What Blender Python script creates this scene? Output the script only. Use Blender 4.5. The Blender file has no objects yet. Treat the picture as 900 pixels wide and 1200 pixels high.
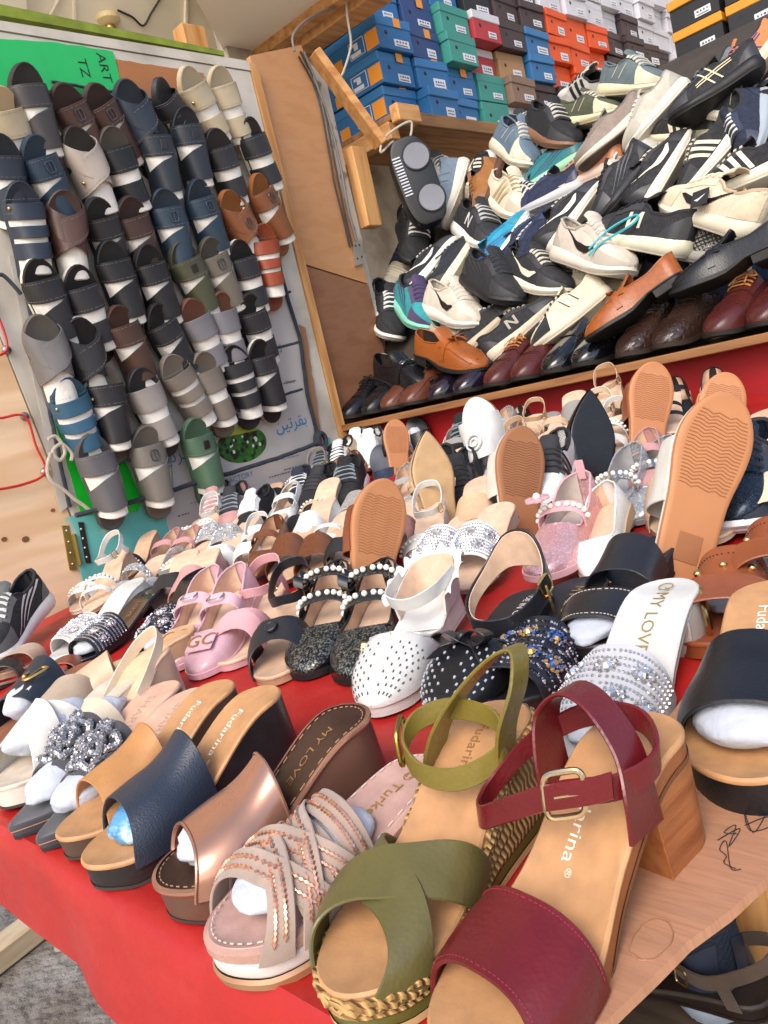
import bpy, bmesh, math, random
from mathutils import Vector as V, Matrix as M, noise as NZ
SC = bpy.context.scene; COL = SC.collection
PI = math.pi; sin = math.sin; cos = math.cos
random.seed(11)
# ---------------------------------------------------------------- camera
F, CX, CY = 949.0, 450.0, 600.0                       # focal length and centre for a 900 x 1200 frame
WX = V((0.69661369, -0.0676622, -0.7142487)); WY = V((0.68198339, -0.24667484, 0.68851302)); WZ = V((-0.22277349, -0.96673334, -0.12569257))
RT, DN, FW = [V((WX[i], WY[i], WZ[i])) for i in range(3)]
CAM = V((0, 0, 1.0))
cd = bpy.data.cameras.new('camera'); cam = bpy.data.objects.new('camera', cd); COL.objects.link(cam)
cd.sensor_fit = 'VERTICAL'; cd.sensor_height = 24; cd.sensor_width = 18; cd.lens = F/1200*24
cd.clip_start = 0.02; cd.clip_end = 500
m = M.Identity(4)
for i in range(3): m[i][0] = RT[i]; m[i][1] = -DN[i]; m[i][2] = -FW[i]; m[i][3] = CAM[i]
cam.matrix_world = m; SC.camera = cam
# ---------------------------------------------------------------- light
SUN_EL, SUN_AZ = 42, 158          # degrees; azimuth from +Y towards +X
w = bpy.data.worlds.new('World'); SC.world = w; w.use_nodes = True; nt = w.node_tree
sky = nt.nodes.new('ShaderNodeTexSky'); sky.sky_type = 'NISHITA'; sky.sun_disc = False
sky.sun_elevation = math.radians(SUN_EL); sky.sun_rotation = math.radians(SUN_AZ); sky.air_density = 1.0; sky.dust_density = 3.0; sky.ozone_density = 1.0
bg = nt.nodes['Background']; bg.inputs[1].default_value = 0.15; nt.links.new(sky.outputs[0], bg.inputs[0])
sl = bpy.data.lights.new('sun', 'SUN'); sl.energy = 1.05; sl.angle = math.radians(35); sl.color = (1, .955, .89)
so = bpy.data.objects.new('sun', sl); COL.objects.link(so)
el, az = math.radians(SUN_EL), math.radians(SUN_AZ)
so.rotation_euler = V((-sin(az)*cos(el), -cos(az)*cos(el), -sin(el))).to_track_quat('-Z', 'Y').to_euler(); so.location = (2, -6, 6)
SC.view_settings.view_transform = 'Standard'; SC.view_settings.look = 'None'; SC.view_settings.exposure = 0.82; SC.view_settings.gamma = 1
SC.render.engine = 'CYCLES'; SC.cycles.max_bounces = 8; SC.cycles.diffuse_bounces = 4

# ---------------------------------------------------------------- helpers
def ray(px, py): return RT*(px-CX)+DN*(py-CY)+FW*F
def hit(px, py, p, n):
    d = ray(px, py); return CAM+d*((V(p)-CAM).dot(n)/d.dot(n))
def C(h):
    h = h.lstrip('#'); h = h if len(h) == 6 else ''.join(c*2 for c in h); r = [int(h[i:i+2], 16)/255 for i in (0, 2, 4)]
    return tuple(((c+.055)/1.055)**2.4 if c > .04045 else c/12.92 for c in r)
def lerp(a, b, t): return a+(b-a)*t
def sm(a, b, x):
    x = max(0, min(1, (x-a)/(b-a))); return x*x*(3-2*x)
def prof(*pts):
    n = len(pts); xs = [p[0] for p in pts]; ys = [p[1] for p in pts]
    d = [(ys[i+1]-ys[i])/(xs[i+1]-xs[i]) for i in range(n-1)]
    tg = [d[0]]+[0 if d[i-1]*d[i] <= 0 else 2*d[i-1]*d[i]/(d[i-1]+d[i]) for i in range(1, n-1)]+[d[-1]]
    def f(x):
        if x <= xs[0]: return ys[0]
        if x >= xs[-1]: return ys[-1]
        i = 0
        while x > xs[i+1]: i += 1
        h = xs[i+1]-xs[i]; t = (x-xs[i])/h; t2 = t*t; t3 = t2*t
        return (2*t3-3*t2+1)*ys[i]+(t3-2*t2+t)*h*tg[i]+(-2*t3+3*t2)*ys[i+1]+(t3-t2)*h*tg[i+1]
    return f
def crom(pts, n, closed=False):
    P = [V(p) for p in pts]; k = len(P); out = []
    segs = k if closed else k-1
    for s in range(segs):
        g = lambda i: P[i % k] if closed else P[max(0, min(k-1, i))]
        a, b, c, d = g(s-1), g(s), g(s+1), g(s+2)
        for j in range(n):
            t = j/n; out.append(.5*((2*b)+(c-a)*t+(2*a-5*b+4*c-d)*t*t+(3*b-a-3*c+d)*t**3))
    if not closed: out.append(P[-1])
    return out
class MB:
    def __init__(s): s.v = []; s.f = []
    def add(s, vs, fs):
        o = len(s.v); s.v += [tuple(p) for p in vs]; s.f += [tuple(i+o for i in f) for f in fs]; return s
    def loft(s, rings, cap0=False, cap1=False, closed=True):
        n = len(rings[0]); vs = [p for r in rings for p in r]; fs = []
        for i in range(len(rings)-1):
            for j in range(n if closed else n-1):
                a = i*n+j; b = i*n+(j+1) % n; fs.append((a, b, b+n, a+n))
        if cap0: fs.append(tuple(range(n-1, -1, -1)))
        if cap1: fs.append(tuple((len(rings)-1)*n+j for j in range(n)))
        return s.add(vs, fs)
    def box(s, c, d, bev=0, rot=None):
        c = V(c); h = V(d)*.5; b = min(bev, min(h)*.9)
        vs = []; fs = []
        if b <= 0:
            vs = [V((x*h.x, y*h.y, z*h.z)) for z in (-1, 1) for y in (-1, 1) for x in (-1, 1)]
            fs = [(0, 2, 3, 1), (4, 5, 7, 6), (0, 1, 5, 4), (2, 6, 7, 3), (0, 4, 6, 2), (1, 3, 7, 5)]
        else:
            id = {}
            for sx in (-1, 1):
                for sy in (-1, 1):
                    for sz in (-1, 1):
                        for a in range(3):
                            q = [sx*(h.x-b), sy*(h.y-b), sz*(h.z-b)]; q[a] = (sx, sy, sz)[a]*h[a]
                            id[(sx, sy, sz, a)] = len(vs); vs.append(V(q))
            for a in range(3):
                o1, o2 = (a+1) % 3, (a+2) % 3
                for sg in (-1, 1):
                    q = []
                    for p, r in ((-1, -1), (1, -1), (1, 1), (-1, 1)):
                        k = [0, 0, 0]; k[a] = sg; k[o1] = p; k[o2] = r; q.append(id[(*k, a)])
                    fs.append(tuple(q))
                for p in (-1, 1):
                    for r in (-1, 1):
                        k0 = [0]*3; k0[o1] = p; k0[o2] = r; k1 = k0[:]; k0[a] = -1; k1[a] = 1
                        fs.append((id[(*k0, o1)], id[(*k1, o1)], id[(*k1, o2)], id[(*k0, o2)]))
            for sx in (-1, 1):
                for sy in (-1, 1):
                    for sz in (-1, 1): fs.append(tuple(id[(sx, sy, sz, a)] for a in range(3)))
        if rot is not None: vs = [rot @ p for p in vs]
        return s.add([c+p for p in vs], fs)
    def tube(s, pts, r, n=6, closed=False, taper=None):
        P = [V(p) for p in pts]; k = len(P); rings = []; up = None
        for i, p in enumerate(P):
            t = (P[(i+1) % k]-P[i-1]) if closed else (P[min(k-1, i+1)]-P[max(0, i-1)])
            if t.length < 1e-9: t = V((0, 0, 1))
            t.normalize()
            if up is None: up = t.orthogonal().normalized()
            up = (up-t*up.dot(t)); up = up.normalized() if up.length > 1e-6 else t.orthogonal().normalized()
            b = t.cross(up); rr = r*(taper(i/(k-1)) if taper else 1)
            rings.append([p+(up*cos(2*PI*j/n)+b*sin(2*PI*j/n))*rr for j in range(n)])
        if closed: rings.append(rings[0])
        return s.loft(rings, not closed, not closed)
    def sphere(s, c, r, nu=8, nv=6, sc=(1, 1, 1), fn=None):
        c = V(c); rings = []
        for i in range(nv+1):
            a = PI*i/nv; row = []
            for j in range(nu):
                q = V((sin(a)*cos(2*PI*j/nu), sin(a)*sin(2*PI*j/nu), -cos(a)))
                k = fn(q) if fn else 1
                row.append(c+V((q.x*sc[0], q.y*sc[1], q.z*sc[2]))*r*k)
            rings.append(row)
        return s.loft(rings)
    def shell(s, fn, nu, nv, th, cu=False):
        """a sheet of thickness th: outer surface fn(u,v), closed with an inner sheet and rims"""
        U = nu if cu else nu+1
        P = [[V(fn(i/nu, j/nv)) for j in range(nv+1)] for i in range(U)]
        N = []
        for i in range(U):
            r = []
            for j in range(nv+1):
                a = P[(i+1) % U] if cu else P[min(U-1, i+1)]; b = P[i-1] if cu else P[max(0, i-1)]
                du = a[j]-b[j]; dv = P[i][min(nv, j+1)]-P[i][max(0, j-1)]
                q = du.cross(dv); r.append(q.normalized() if q.length > 1e-12 else V((0, 0, 1)))
            N.append(r)
        sc = th*.35
        def cross(i):
            c = []
            for j in range(nv+1): c.append(P[i][j]+(N[i][j]*(-sc) if j in (0, nv) else V()))
            e = (P[i][nv]-P[i][nv-1]).normalized()*sc; c[-1] = P[i][nv]-N[i][nv]*th*.5+e
            c[-1:-1] = [P[i][nv]]
            for j in range(nv, -1, -1): c.append(P[i][j]-N[i][j]*th)
            e = (P[i][0]-P[i][1]).normalized()*sc; c.append(P[i][0]-N[i][0]*th*.5+e); c[0] = P[i][0]
            return c
        rings = [cross(i) for i in range(U)]
        if cu: rings.append(rings[0])
        s.loft(rings, not cu, not cu); return s
    def ribbon(s, pts, across, width, th, closed=False):
        P = [V(p) for p in pts]; k = len(P)
        ac = [V(a).normalized() for a in across] if isinstance(across, list) else [V(across).normalized()]*k
        w = width if callable(width) else (lambda t: width)
        def fn(u, v):
            i = int(round(u*(k if closed else k-1))) % k
            return P[i]+ac[i]*(v-.5)*w(i/(k-1))
        return s.shell(fn, k if closed else k-1, 2, th, closed)
def obj(name, mb, mt, parent=None, ang=40, weld=True):
    me = bpy.data.meshes.new(name); me.from_pydata(mb.v, [], mb.f)
    bm = bmesh.new(); bm.from_mesh(me)
    if weld: bmesh.ops.remove_doubles(bm, verts=bm.verts, dist=2e-6)
    bmesh.ops.recalc_face_normals(bm, faces=bm.faces)
    bm.to_mesh(me); bm.free()
    if ang:
        me.polygons.foreach_set('use_smooth', [True]*len(me.polygons)); me.set_sharp_from_angle(angle=math.radians(ang))
    me.materials.append(mt)
    o = bpy.data.objects.new(name, me); COL.objects.link(o)
    if parent: o.parent = parent
    return o
def tag(o, label, cat, group=None):
    o['label'] = label; o['category'] = cat
    if group: o['group'] = group
    return o
def struct(o, kind='structure'): o['kind'] = kind; return o
def thing(name, label, cat, mat=None, group=None):
    o = bpy.data.objects.new(name, None); COL.objects.link(o); o.empty_display_size = .05
    if mat is not None: o.matrix_world = mat
    return tag(o, label, cat, group)
def fr(heel, toe, up, roll=0, scale=1):
    """matrix whose local +Y runs heel -> toe and whose local +Z is closest to up"""
    y = (V(toe)-V(heel)).normalized(); x = y.cross(V(up)).normalized(); z = x.cross(y)
    if roll:
        q = M.Rotation(math.radians(roll), 3, y); x = q @ x; z = q @ z
    m = M.Identity(4)
    for i in range(3): m[i][0] = x[i]*scale; m[i][1] = y[i]*scale; m[i][2] = z[i]*scale; m[i][3] = heel[i]
    return m

# ---------------------------------------------------------------- materials
_mc = {}
def mat(col, rough=.5, metal=0, bump=None, var=.12, coat=0, sheen=0, col2=None, pat=None, spec=.5, stretch=(1, 1, 1), vs=9, name=None, sss=0, trans=0, coord='Object'):
    """bump=(kind, scale, strength)  pat=(kind, scale, lo, hi) mixes col -> col2"""
    key = (col, rough, metal, bump, var, coat, sheen, col2, pat, spec, stretch, vs, sss, trans)
    if key in _mc: return _mc[key]
    m = bpy.data.materials.new(name or 'surface'); m.use_nodes = True; nt = m.node_tree; N = nt.nodes; L = nt.links
    b = N['Principled BSDF']; c = C(col) if isinstance(col, str) else col
    tc = N.new('ShaderNodeTexCoord'); mp = N.new('ShaderNodeMapping'); L.new(tc.outputs[coord], mp.inputs[0]); mp.inputs['Scale'].default_value = stretch
    def tex(kind, scale):
        if kind == 'noise':
            t = N.new('ShaderNodeTexNoise'); t.inputs['Scale'].default_value = scale; t.inputs['Detail'].default_value = 5; o = t.outputs[0]
        elif kind in ('voronoi', 'cells'):
            t = N.new('ShaderNodeTexVoronoi'); t.inputs['Scale'].default_value = scale; o = t.outputs['Distance']
            if kind == 'cells': o = t.outputs['Color']
        elif kind == 'edge':
            t = N.new('ShaderNodeTexVoronoi'); t.feature = 'DISTANCE_TO_EDGE'; t.inputs['Scale'].default_value = scale; o = t.outputs['Distance']
        elif kind == 'wave':
            t = N.new('ShaderNodeTexWave'); t.inputs['Scale'].default_value = scale; t.inputs['Distortion'].default_value = 1.5; t.bands_direction = 'Y'; o = t.outputs['Fac'] if 'Fac' in t.outputs else t.outputs[1]
        elif kind == 'rings':
            t = N.new('ShaderNodeTexWave'); t.inputs['Scale'].default_value = scale; t.inputs['Distortion'].default_value = 7; t.inputs['Detail'].default_value = 3; t.inputs['Detail Scale'].default_value = .8; t.bands_direction = 'X'; o = t.outputs[1]
        elif kind == 'weave':
            t = N.new('ShaderNodeTexChecker'); t.inputs['Scale'].default_value = scale; o = t.outputs[1]
        elif kind == 'knit':
            t = N.new('ShaderNodeTexMagic'); t.inputs['Scale'].default_value = scale; t.turbulence_depth = 2; o = t.outputs[1]
        elif kind == 'brick':
            t = N.new('ShaderNodeTexBrick'); t.inputs['Scale'].default_value = scale; t.inputs['Color1'].default_value = (1, 1, 1, 1); t.inputs['Color2'].default_value = (.8, .8, .8, 1); t.inputs['Mortar'].default_value = (0, 0, 0, 1); o = t.outputs[0]
        L.new(mp.outputs[0], t.inputs['Vector']); return o
    base = None
    n1 = tex('noise', vs)
    r = N.new('ShaderNodeMapRange'); L.new(n1, r.inputs[0]); r.inputs[1].default_value = .3; r.inputs[2].default_value = .7; r.inputs[3].default_value = 1-var; r.inputs[4].default_value = 1+var
    mx = N.new('ShaderNodeMix'); mx.data_type = 'RGBA'; mx.blend_type = 'MULTIPLY'; mx.inputs[0].default_value = 1
    mx.inputs[6].default_value = (*c, 1); L.new(r.outputs[0], mx.inputs[7]); base = mx.outputs[2]
    if col2:
        c2 = C(col2) if isinstance(col2, str) else col2
        o = tex(pat[0], pat[1]); rr = N.new('ShaderNodeMapRange'); L.new(o, rr.inputs[0]); rr.inputs[1].default_value = pat[2]; rr.inputs[2].default_value = pat[3]
        m2 = N.new('ShaderNodeMix'); m2.data_type = 'RGBA'; L.new(rr.outputs[0], m2.inputs[0]); L.new(base, m2.inputs[6]); m2.inputs[7].default_value = (*c2, 1); base = m2.outputs[2]
    L.new(base, b.inputs['Base Color'])
    rr = N.new('ShaderNodeMapRange'); L.new(tex('noise', vs*2.3), rr.inputs[0]); rr.inputs[1].default_value = .3; rr.inputs[2].default_value = .7
    rr.inputs[3].default_value = max(.02, rough*.82); rr.inputs[4].default_value = min(1, rough*1.18); L.new(rr.outputs[0], b.inputs['Roughness'])
    b.inputs['Metallic'].default_value = metal; b.inputs['Specular IOR Level'].default_value = spec
    b.inputs['Coat Weight'].default_value = coat; b.inputs['Coat Roughness'].default_value = .06
    b.inputs['Sheen Weight'].default_value = sheen
    if sss: b.inputs['Subsurface Weight'].default_value = sss; b.inputs['Subsurface Radius'].default_value = (.02, .02, .02); b.inputs['Subsurface Scale'].default_value = .2
    if trans: b.inputs['Transmission Weight'].default_value = trans
    if bump:
        bp = N.new('ShaderNodeBump'); L.new(tex(bump[0], bump[1]), bp.inputs['Height']); bp.inputs['Strength'].default_value = bump[2]; bp.inputs['Distance'].default_value = .0012
        if len(bump) > 3: bp.inputs['Distance'].default_value = bump[3]
        L.new(bp.outputs[0], b.inputs['Normal'])
    _mc[key] = m; return m
def leather(c, rough=.42, s=.25): return mat(c, rough, bump=('voronoi', 520, s), name='leather')
def smooth_leather(c, rough=.33): return mat(c, rough, bump=('voronoi', 300, .14), var=.13, vs=26, name='smooth_leather')
def suede(c): return mat(c, .9, bump=('noise', 600, .3), sheen=.3, var=.18, vs=25, name='suede')
def patent(c): return mat(c, .12, coat=.8, bump=('noise', 18, .15, .004), name='patent')
def footbed(c): return mat(c, .55, bump=('noise', 350, .2), var=.13, vs=55, name='footbed')
def rubber(c): return mat(c, .6, bump=('noise', 260, .2), var=.1, name='rubber')
def knit(c): return mat(c, .85, bump=('knit', 150, .8), var=.14, vs=30, name='knit')
def glitter(c, c2): return mat(c, .3, .5, bump=('cells', 520, .9), col2=c2, pat=('cells', 520, .45, .95), name='glitter')
def cloth(c): return mat(c, .8, bump=('weave', 900, .2), name='cloth')
def metal(c, r=.22): return mat(c, r, 1, var=.06, name='metal')
def wood(c, c2, stretch, sc=3, rough=.6): return mat(c, rough, col2=c2, pat=('noise', sc, .42, .68), stretch=stretch, bump=('noise', sc*5, .3), vs=1.2, name='wood')
GOLD = metal('#d6b477'); SILVER = metal('#c9c9c9'); PEARL = mat('#efe9df', .18, coat=.5, var=.02, name='pearl')
TISSUE = mat('#b9bfcb', .95, bump=('noise', 60, .8, .004), var=.05, name='tissue_paper', sss=.25)
GEM = mat('#d5d5d8', .08, .75, var=.25, vs=300, name='rhinestone'); GEMP = mat('#e4b49c', .1, .85, var=.2, vs=200, name='copper_rhinestone')
GEMD = mat('#a6a6ac', .1, .7, var=.4, vs=300, name='dark_rhinestone')
INK = mat('#1d1d20', .7, name='ink')
# ---------------------------------------------------------------- lettering
def text_pts(s, size):
    cu = bpy.data.curves.new('lettering', 'FONT'); cu.body = s; cu.size = size; cu.align_x = 'CENTER'; cu.align_y = 'CENTER'; cu.resolution_u = 2
    o = bpy.data.objects.new('lettering', cu); COL.objects.link(o)
    bpy.context.view_layer.update()
    me = o.evaluated_get(bpy.context.evaluated_depsgraph_get()).to_mesh()
    vs = [v.co.copy() for v in me.vertices]; fs = [tuple(p.vertices) for p in me.polygons]
    bpy.data.objects.remove(o); bpy.data.curves.remove(cu); return vs, fs
def lettering(s, size, fn, mt, parent, name='lettering'):
    vs, fs = text_pts(s, size); mb = MB(); mb.add([fn(p.x, p.y) for p in vs], fs); return obj(name, mb, mt, parent, 0)
# ---------------------------------------------------------------- shoe kit (metres; local +Y heel to toe, +Z up, sole on z = 0)
class OL:
    """plan outline of a sole"""
    def __init__(s, L, wb, wh, wm=None, rt=.2, pw=2.0, side=1, bend=.005, tw=.92):
        s.L = L; s.side = side; s.bend = bend; s.rt = rt; s.pw = pw; s.a = wh*.95/L
        s.f = prof((0, wh), (.15, wh*1.01), (.42, wm or (wb+wh)*.47), (.72, wb), (1, wb*tw))
    def w(s, t):
        t = max(0, min(1, t)); w = s.f(t)
        if t < s.a: w *= math.sqrt(max(0, 1-((s.a-t)/s.a)**2))
        if t > 1-s.rt: u = (t-1+s.rt)/s.rt; w *= max(0, 1-u**s.pw)**(1/2.0 if s.pw >= 2 else .72)
        return w
    def c(s, t): return s.side*s.bend*(sin(PI*t*1.1)-.3)
    def ring(s, n, t0=0, t1=1, inset=0):
        T = [t0+(t1-t0)*(1-cos(PI*k/n))/2 for k in range(n+1)]
        q = [(s.c(t)+s.w(t), t) for t in T]+[(s.c(t)-s.w(t), t) for t in reversed(T)]
        o = []
        for x, t in q:
            if not o or abs(o[-1][0]-x) > 1e-7 or abs(o[-1][1]-t) > 1e-7: o.append((x, t))
        if abs(o[0][0]-o[-1][0]) < 1e-7 and abs(o[0][1]-o[-1][1]) < 1e-7: o.pop()
        k = len(o); r = []
        for i in range(k):
            ax, at = o[i-1]; bx, bt = o[(i+1) % k]; dx = bx-ax; dy = (bt-at)*s.L; l = math.hypot(dx, dy) or 1
            r.append((o[i][0]-dy/l*inset, o[i][1]*s.L+dx/l*inset, o[i][1]))
        return r
def sole_mb(ol, layers, top=True, bottom=True, cup=0, n=24, t0=0, t1=1, mb=None):
    mb = mb or MB(); rings = []
    for ins, z in layers: rings.append([V((x, y, z(t))) for x, y, t in ol.ring(n, t0, t1, ins)])
    def cap(ins, z, sg):
        R = []; base = ol.ring(n, t0, t1, ins)
        for k in (.88, .6, .3, 0):
            yy = [lerp(ol.L*(t0+t1)/2, y, .86+.14*k) for x, y, t in base]
            R.append([V((lerp(ol.c(t), x, k), q, z(q/ol.L)-sg*cup*(1-k*k))) for (x, y, t), q in zip(base, yy)])
        return R
    if top: rings += cap(*layers[-1], 1)
    if bottom: rings = list(reversed(cap(*layers[0], 0)))+rings
    mb.loft(rings); return mb
def add(f, k): return lambda t: f(t)+k
def const(k): return lambda t: k
def platform(t, ol, zf, zb, insole, side, outs, it=.0045, ot=.005, cup=.0025, n=24, bulge=0, side_name='midsole', rim=None):
    obj('outsole', sole_mb(ol, [(.003, zb), (.0008, add(zb, .0015)), (.0008, add(zb, ot))], top=False, n=n), outs, t)
    s = obj(side_name, sole_mb(ol, [(.0015, add(zb, ot-.0003)), (.0015-bulge, lambda q: lerp(zb(q)+ot, zf(q)-it, .5)), (.0012, add(zf, -it+.0003))], False, False, n=n), side, t)
    i = obj('insole', sole_mb(ol, [(.0004, add(zf, -it)), (0, add(zf, -it*.5)), (.0006, add(zf, -.0012)), (.0022, zf)], True, False, cup, n=n), insole, t)
    return s, i
def strap_fn(ol, zf, A, B, H=(.035, .045), cv=(0, 0), drop=.006, out=.0025, e=.72, zp=.8):
    """band over the foot; A=(front t, back t) where it meets the -x side, B the same on the +x side"""
    def fn(u, v):
        t = lerp(lerp(A[0], A[1], v), lerp(B[0], B[1], v), u)+lerp(cv[0], cv[1], v)*sin(PI*u)
        a = PI*u; cx = -cos(a); s = max(0, sin(a)); x = math.copysign(abs(cx)**e, cx)
        tt = max(0, min(1, t))
        return V((ol.c(tt)+x*(ol.w(tt)+out), t*ol.L, zf(tt)-drop*(1-s)+lerp(H[0], H[1], v)*s**zp))
    return fn
def fnn(fn, u, v, e=.01):
    u = max(e, min(1-e, u)); v = max(e, min(1-e, v))
    return (fn(u+e, v)-fn(u-e, v)).cross(fn(u, v+e)-fn(u, v-e)).normalized()
def band(t, fn, mt, th=.0022, nu=22, nv=6, name='strap'):
    # outer face must look up: flip v when needed
    mid = fnn(fn, .5, .5); g = fn if mid.z > 0 else (lambda u, v: fn(u, 1-v))
    return obj(name, MB().shell(g, nu, nv, th), mt, t)
def up_n(fn, u, v):
    n = fnn(fn, u, v); c = fn(.5, .5); q = fn(u, v)
    return n if fnn(fn, .5, .5).z > 0 else -n
def stitch(t, fn, vlist, mt, n=40, r=.0004, u0=.03, u1=.97):
    mb = MB()
    for v in vlist:
        for i in range(n):
            a = lerp(u0, u1, i/n); b = lerp(u0, u1, (i+.62)/n); q = up_n(fn, (a+b)/2, v)*.0003
            mb.tube([fn(a, v)+q, fn(b, v)+q], r, 4)
    return obj('stitching', mb, mt, t)
def gem(mb, p, n, r, h=None, k=6, sq=None, tang=None):
    n = n.normalized(); a = (tang or n.orthogonal()); a = (a-n*a.dot(n)).normalized(); b = n.cross(a); h = h or r*.7
    sx, sy = sq or (1, 1)
    R0 = [p+a*cos(2*PI*i/k)*r*sx+b*sin(2*PI*i/k)*r*sy for i in range(k)]
    R1 = [p+n*h+a*cos(2*PI*i/k)*r*.55*sx+b*sin(2*PI*i/k)*r*.55*sy for i in range(k)]
    mb.loft([R0, R1], False, True)
def insole_text(t, s, ol, zf, size, y, mt, x=0, cup=.0025):
    if len(s) > 1 and s.endswith('\u00ae'): s = s[:-1]; insole_text(t, '\u00ae', ol, zf, size*.5, y+size*2.05, mt, x-size*.25, cup)
    def fn(tx, ty):
        q = max(.02, min(.98, (y+tx)/ol.L)); xx = ol.c(q)+x-ty
        k = (xx-ol.c(q))/max(.005, ol.w(q)-.002); return V((xx, y+tx, zf(q)-cup*(1-min(1, k*k))+.0006))
    return lettering(s, size, fn, mt, t)
def wedge_zf(hh, pt, a=.12, b=.62, spring=.004): return lambda t: lerp(hh, pt, sm(a, b, t))+spring*sm(.85, 1, t)
def tissue(label, mtx, c, r, seed=0, group=None, amp=.25, mt=None):
    mb = MB(); sd = V((seed*3.1, seed*1.7, 0))
    mb.sphere(V(c), 1, 28, 20, r, lambda q: 1+amp*.6*NZ.noise(q*1.7+sd)+amp*.28*NZ.noise(q*4+sd))
    o = obj('tissue_padding', mb, mt or TISSUE, None, 170); o.matrix_world = mtx
    return tag(o, label, 'tissue paper', group)
def buckle(mb, c, X, Y, w, h, r, n=5):
    c = V(c); X = V(X).normalized(); Y = V(Y).normalized(); P = []
    for i in range(24):
        a = 2*PI*i/24; k = lambda q: math.copysign(abs(q)**.45, q); P.append(c+X*k(cos(a))*w/2+Y*k(sin(a))*h/2)
    mb.tube(P, r, n, True); return mb
# ---- closed shoes -------------------------------------------------------------------------------------------------
class UP:
    """upper of a closed shoe: a shell rising from the outline ol at height z0(t); crown height Hh(t), topline height cut(t)"""
    def __init__(s, ol, z0, Hh, cut, e=.6, q=.9, out=0): s.ol, s.z0, s.Hh, s.cut, s.e, s.q, s.out = ol, z0, Hh, cut, e, q, out
    def hh(s, t):
        r = 1
        if t > 1-s.ol.rt: u = (t-1+s.ol.rt)/s.ol.rt; r = max(.0, 1-u**2.6)**.5
        return max(.004, s.Hh(t)*max(.12, r))
    def tm(s, t):
        r = s.cut(t)/s.hh(t); return PI/2 if r >= .999 else math.asin(max(.05, r)**(1/s.q))
    def p(s, t, th, sd, off=0):
        w = s.ol.w(t)+s.out+off*max(0, cos(th)); x = max(0, cos(th))**s.e*w
        return V((s.ol.c(t)+sd*x, t*s.ol.L+(off if t > .97 else (-off if t < .02 else 0)), s.z0(t)+s.hh(t)*max(0, sin(th))**s.q+off*sin(th)))
    def at(s, t, k, sd, off=0):
        """k = share of crown height"""
        return s.p(t, math.asin(max(0, min(1, k))**(1/s.q)), sd, off)
    def mesh(s, off=0, nt=26, nk=8, t0=0, t1=1, dz=0):
        mb = MB()
        for sd in (1, -1):
            rows = []
            for i in range(nt+1):
                t = t0+(t1-t0)*(1-cos(PI*i/nt))/2; tm = s.tm(t)
                if dz: tm = min(tm, tm+dz)
                rows.append([s.p(t, tm*k/nk, sd, off) for k in range(nk+1)])
            mb.loft(rows, closed=False)
        return mb
    def topline(s, t0, t1, n=14, off=0):
        L = [s.p(lerp(t1, t0, i/n), s.tm(lerp(t1, t0, i/n)), 1, off) for i in range(n+1)]
        R = [s.p(lerp(t0, t1, i/n), s.tm(lerp(t0, t1, i/n)), -1, off) for i in range(n+1)]
        return L+R
    def decal(s, lo, hi, sd, n=14, off=.0012, mb=None):
        """strip between two curves lo(s), hi(s) -> (t, k)"""
        mb = mb or MB(); rows = []
        for i in range(n+1):
            a = lo(i/n); b = hi(i/n); rows.append([s.at(lerp(a[0], b[0], j/3), lerp(a[1], b[1], j/3), sd, off) for j in range(4)])
        mb.loft(rows, closed=False); return mb
    def arc(s, t, k0, off=.002, n=10, dt=0):
        a0 = math.asin(k0**(1/s.q)); P = []
        for i in range(n+1):
            th = lerp(a0, PI-a0, i/n); P.append(s.p(t+dt*i/n, th if th < PI/2 else PI-th, 1 if th < PI/2 else -1, off))
        return P
def swoosh_curves():
    c = prof((0, .78), (.3, .5), (.6, .27), (.8, .27), (1, .52)); w = prof((0, .01), (.35, .085), (.65, .2), (.8, .2), (1, .015))
    tt = lambda q: lerp(.16, .66, q)
    return (lambda q: (tt(q)+.03*q, c(q)-w(q)/2), lambda q: (tt(q), c(q)+w(q)/2))
SW = swoosh_curves()
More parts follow.
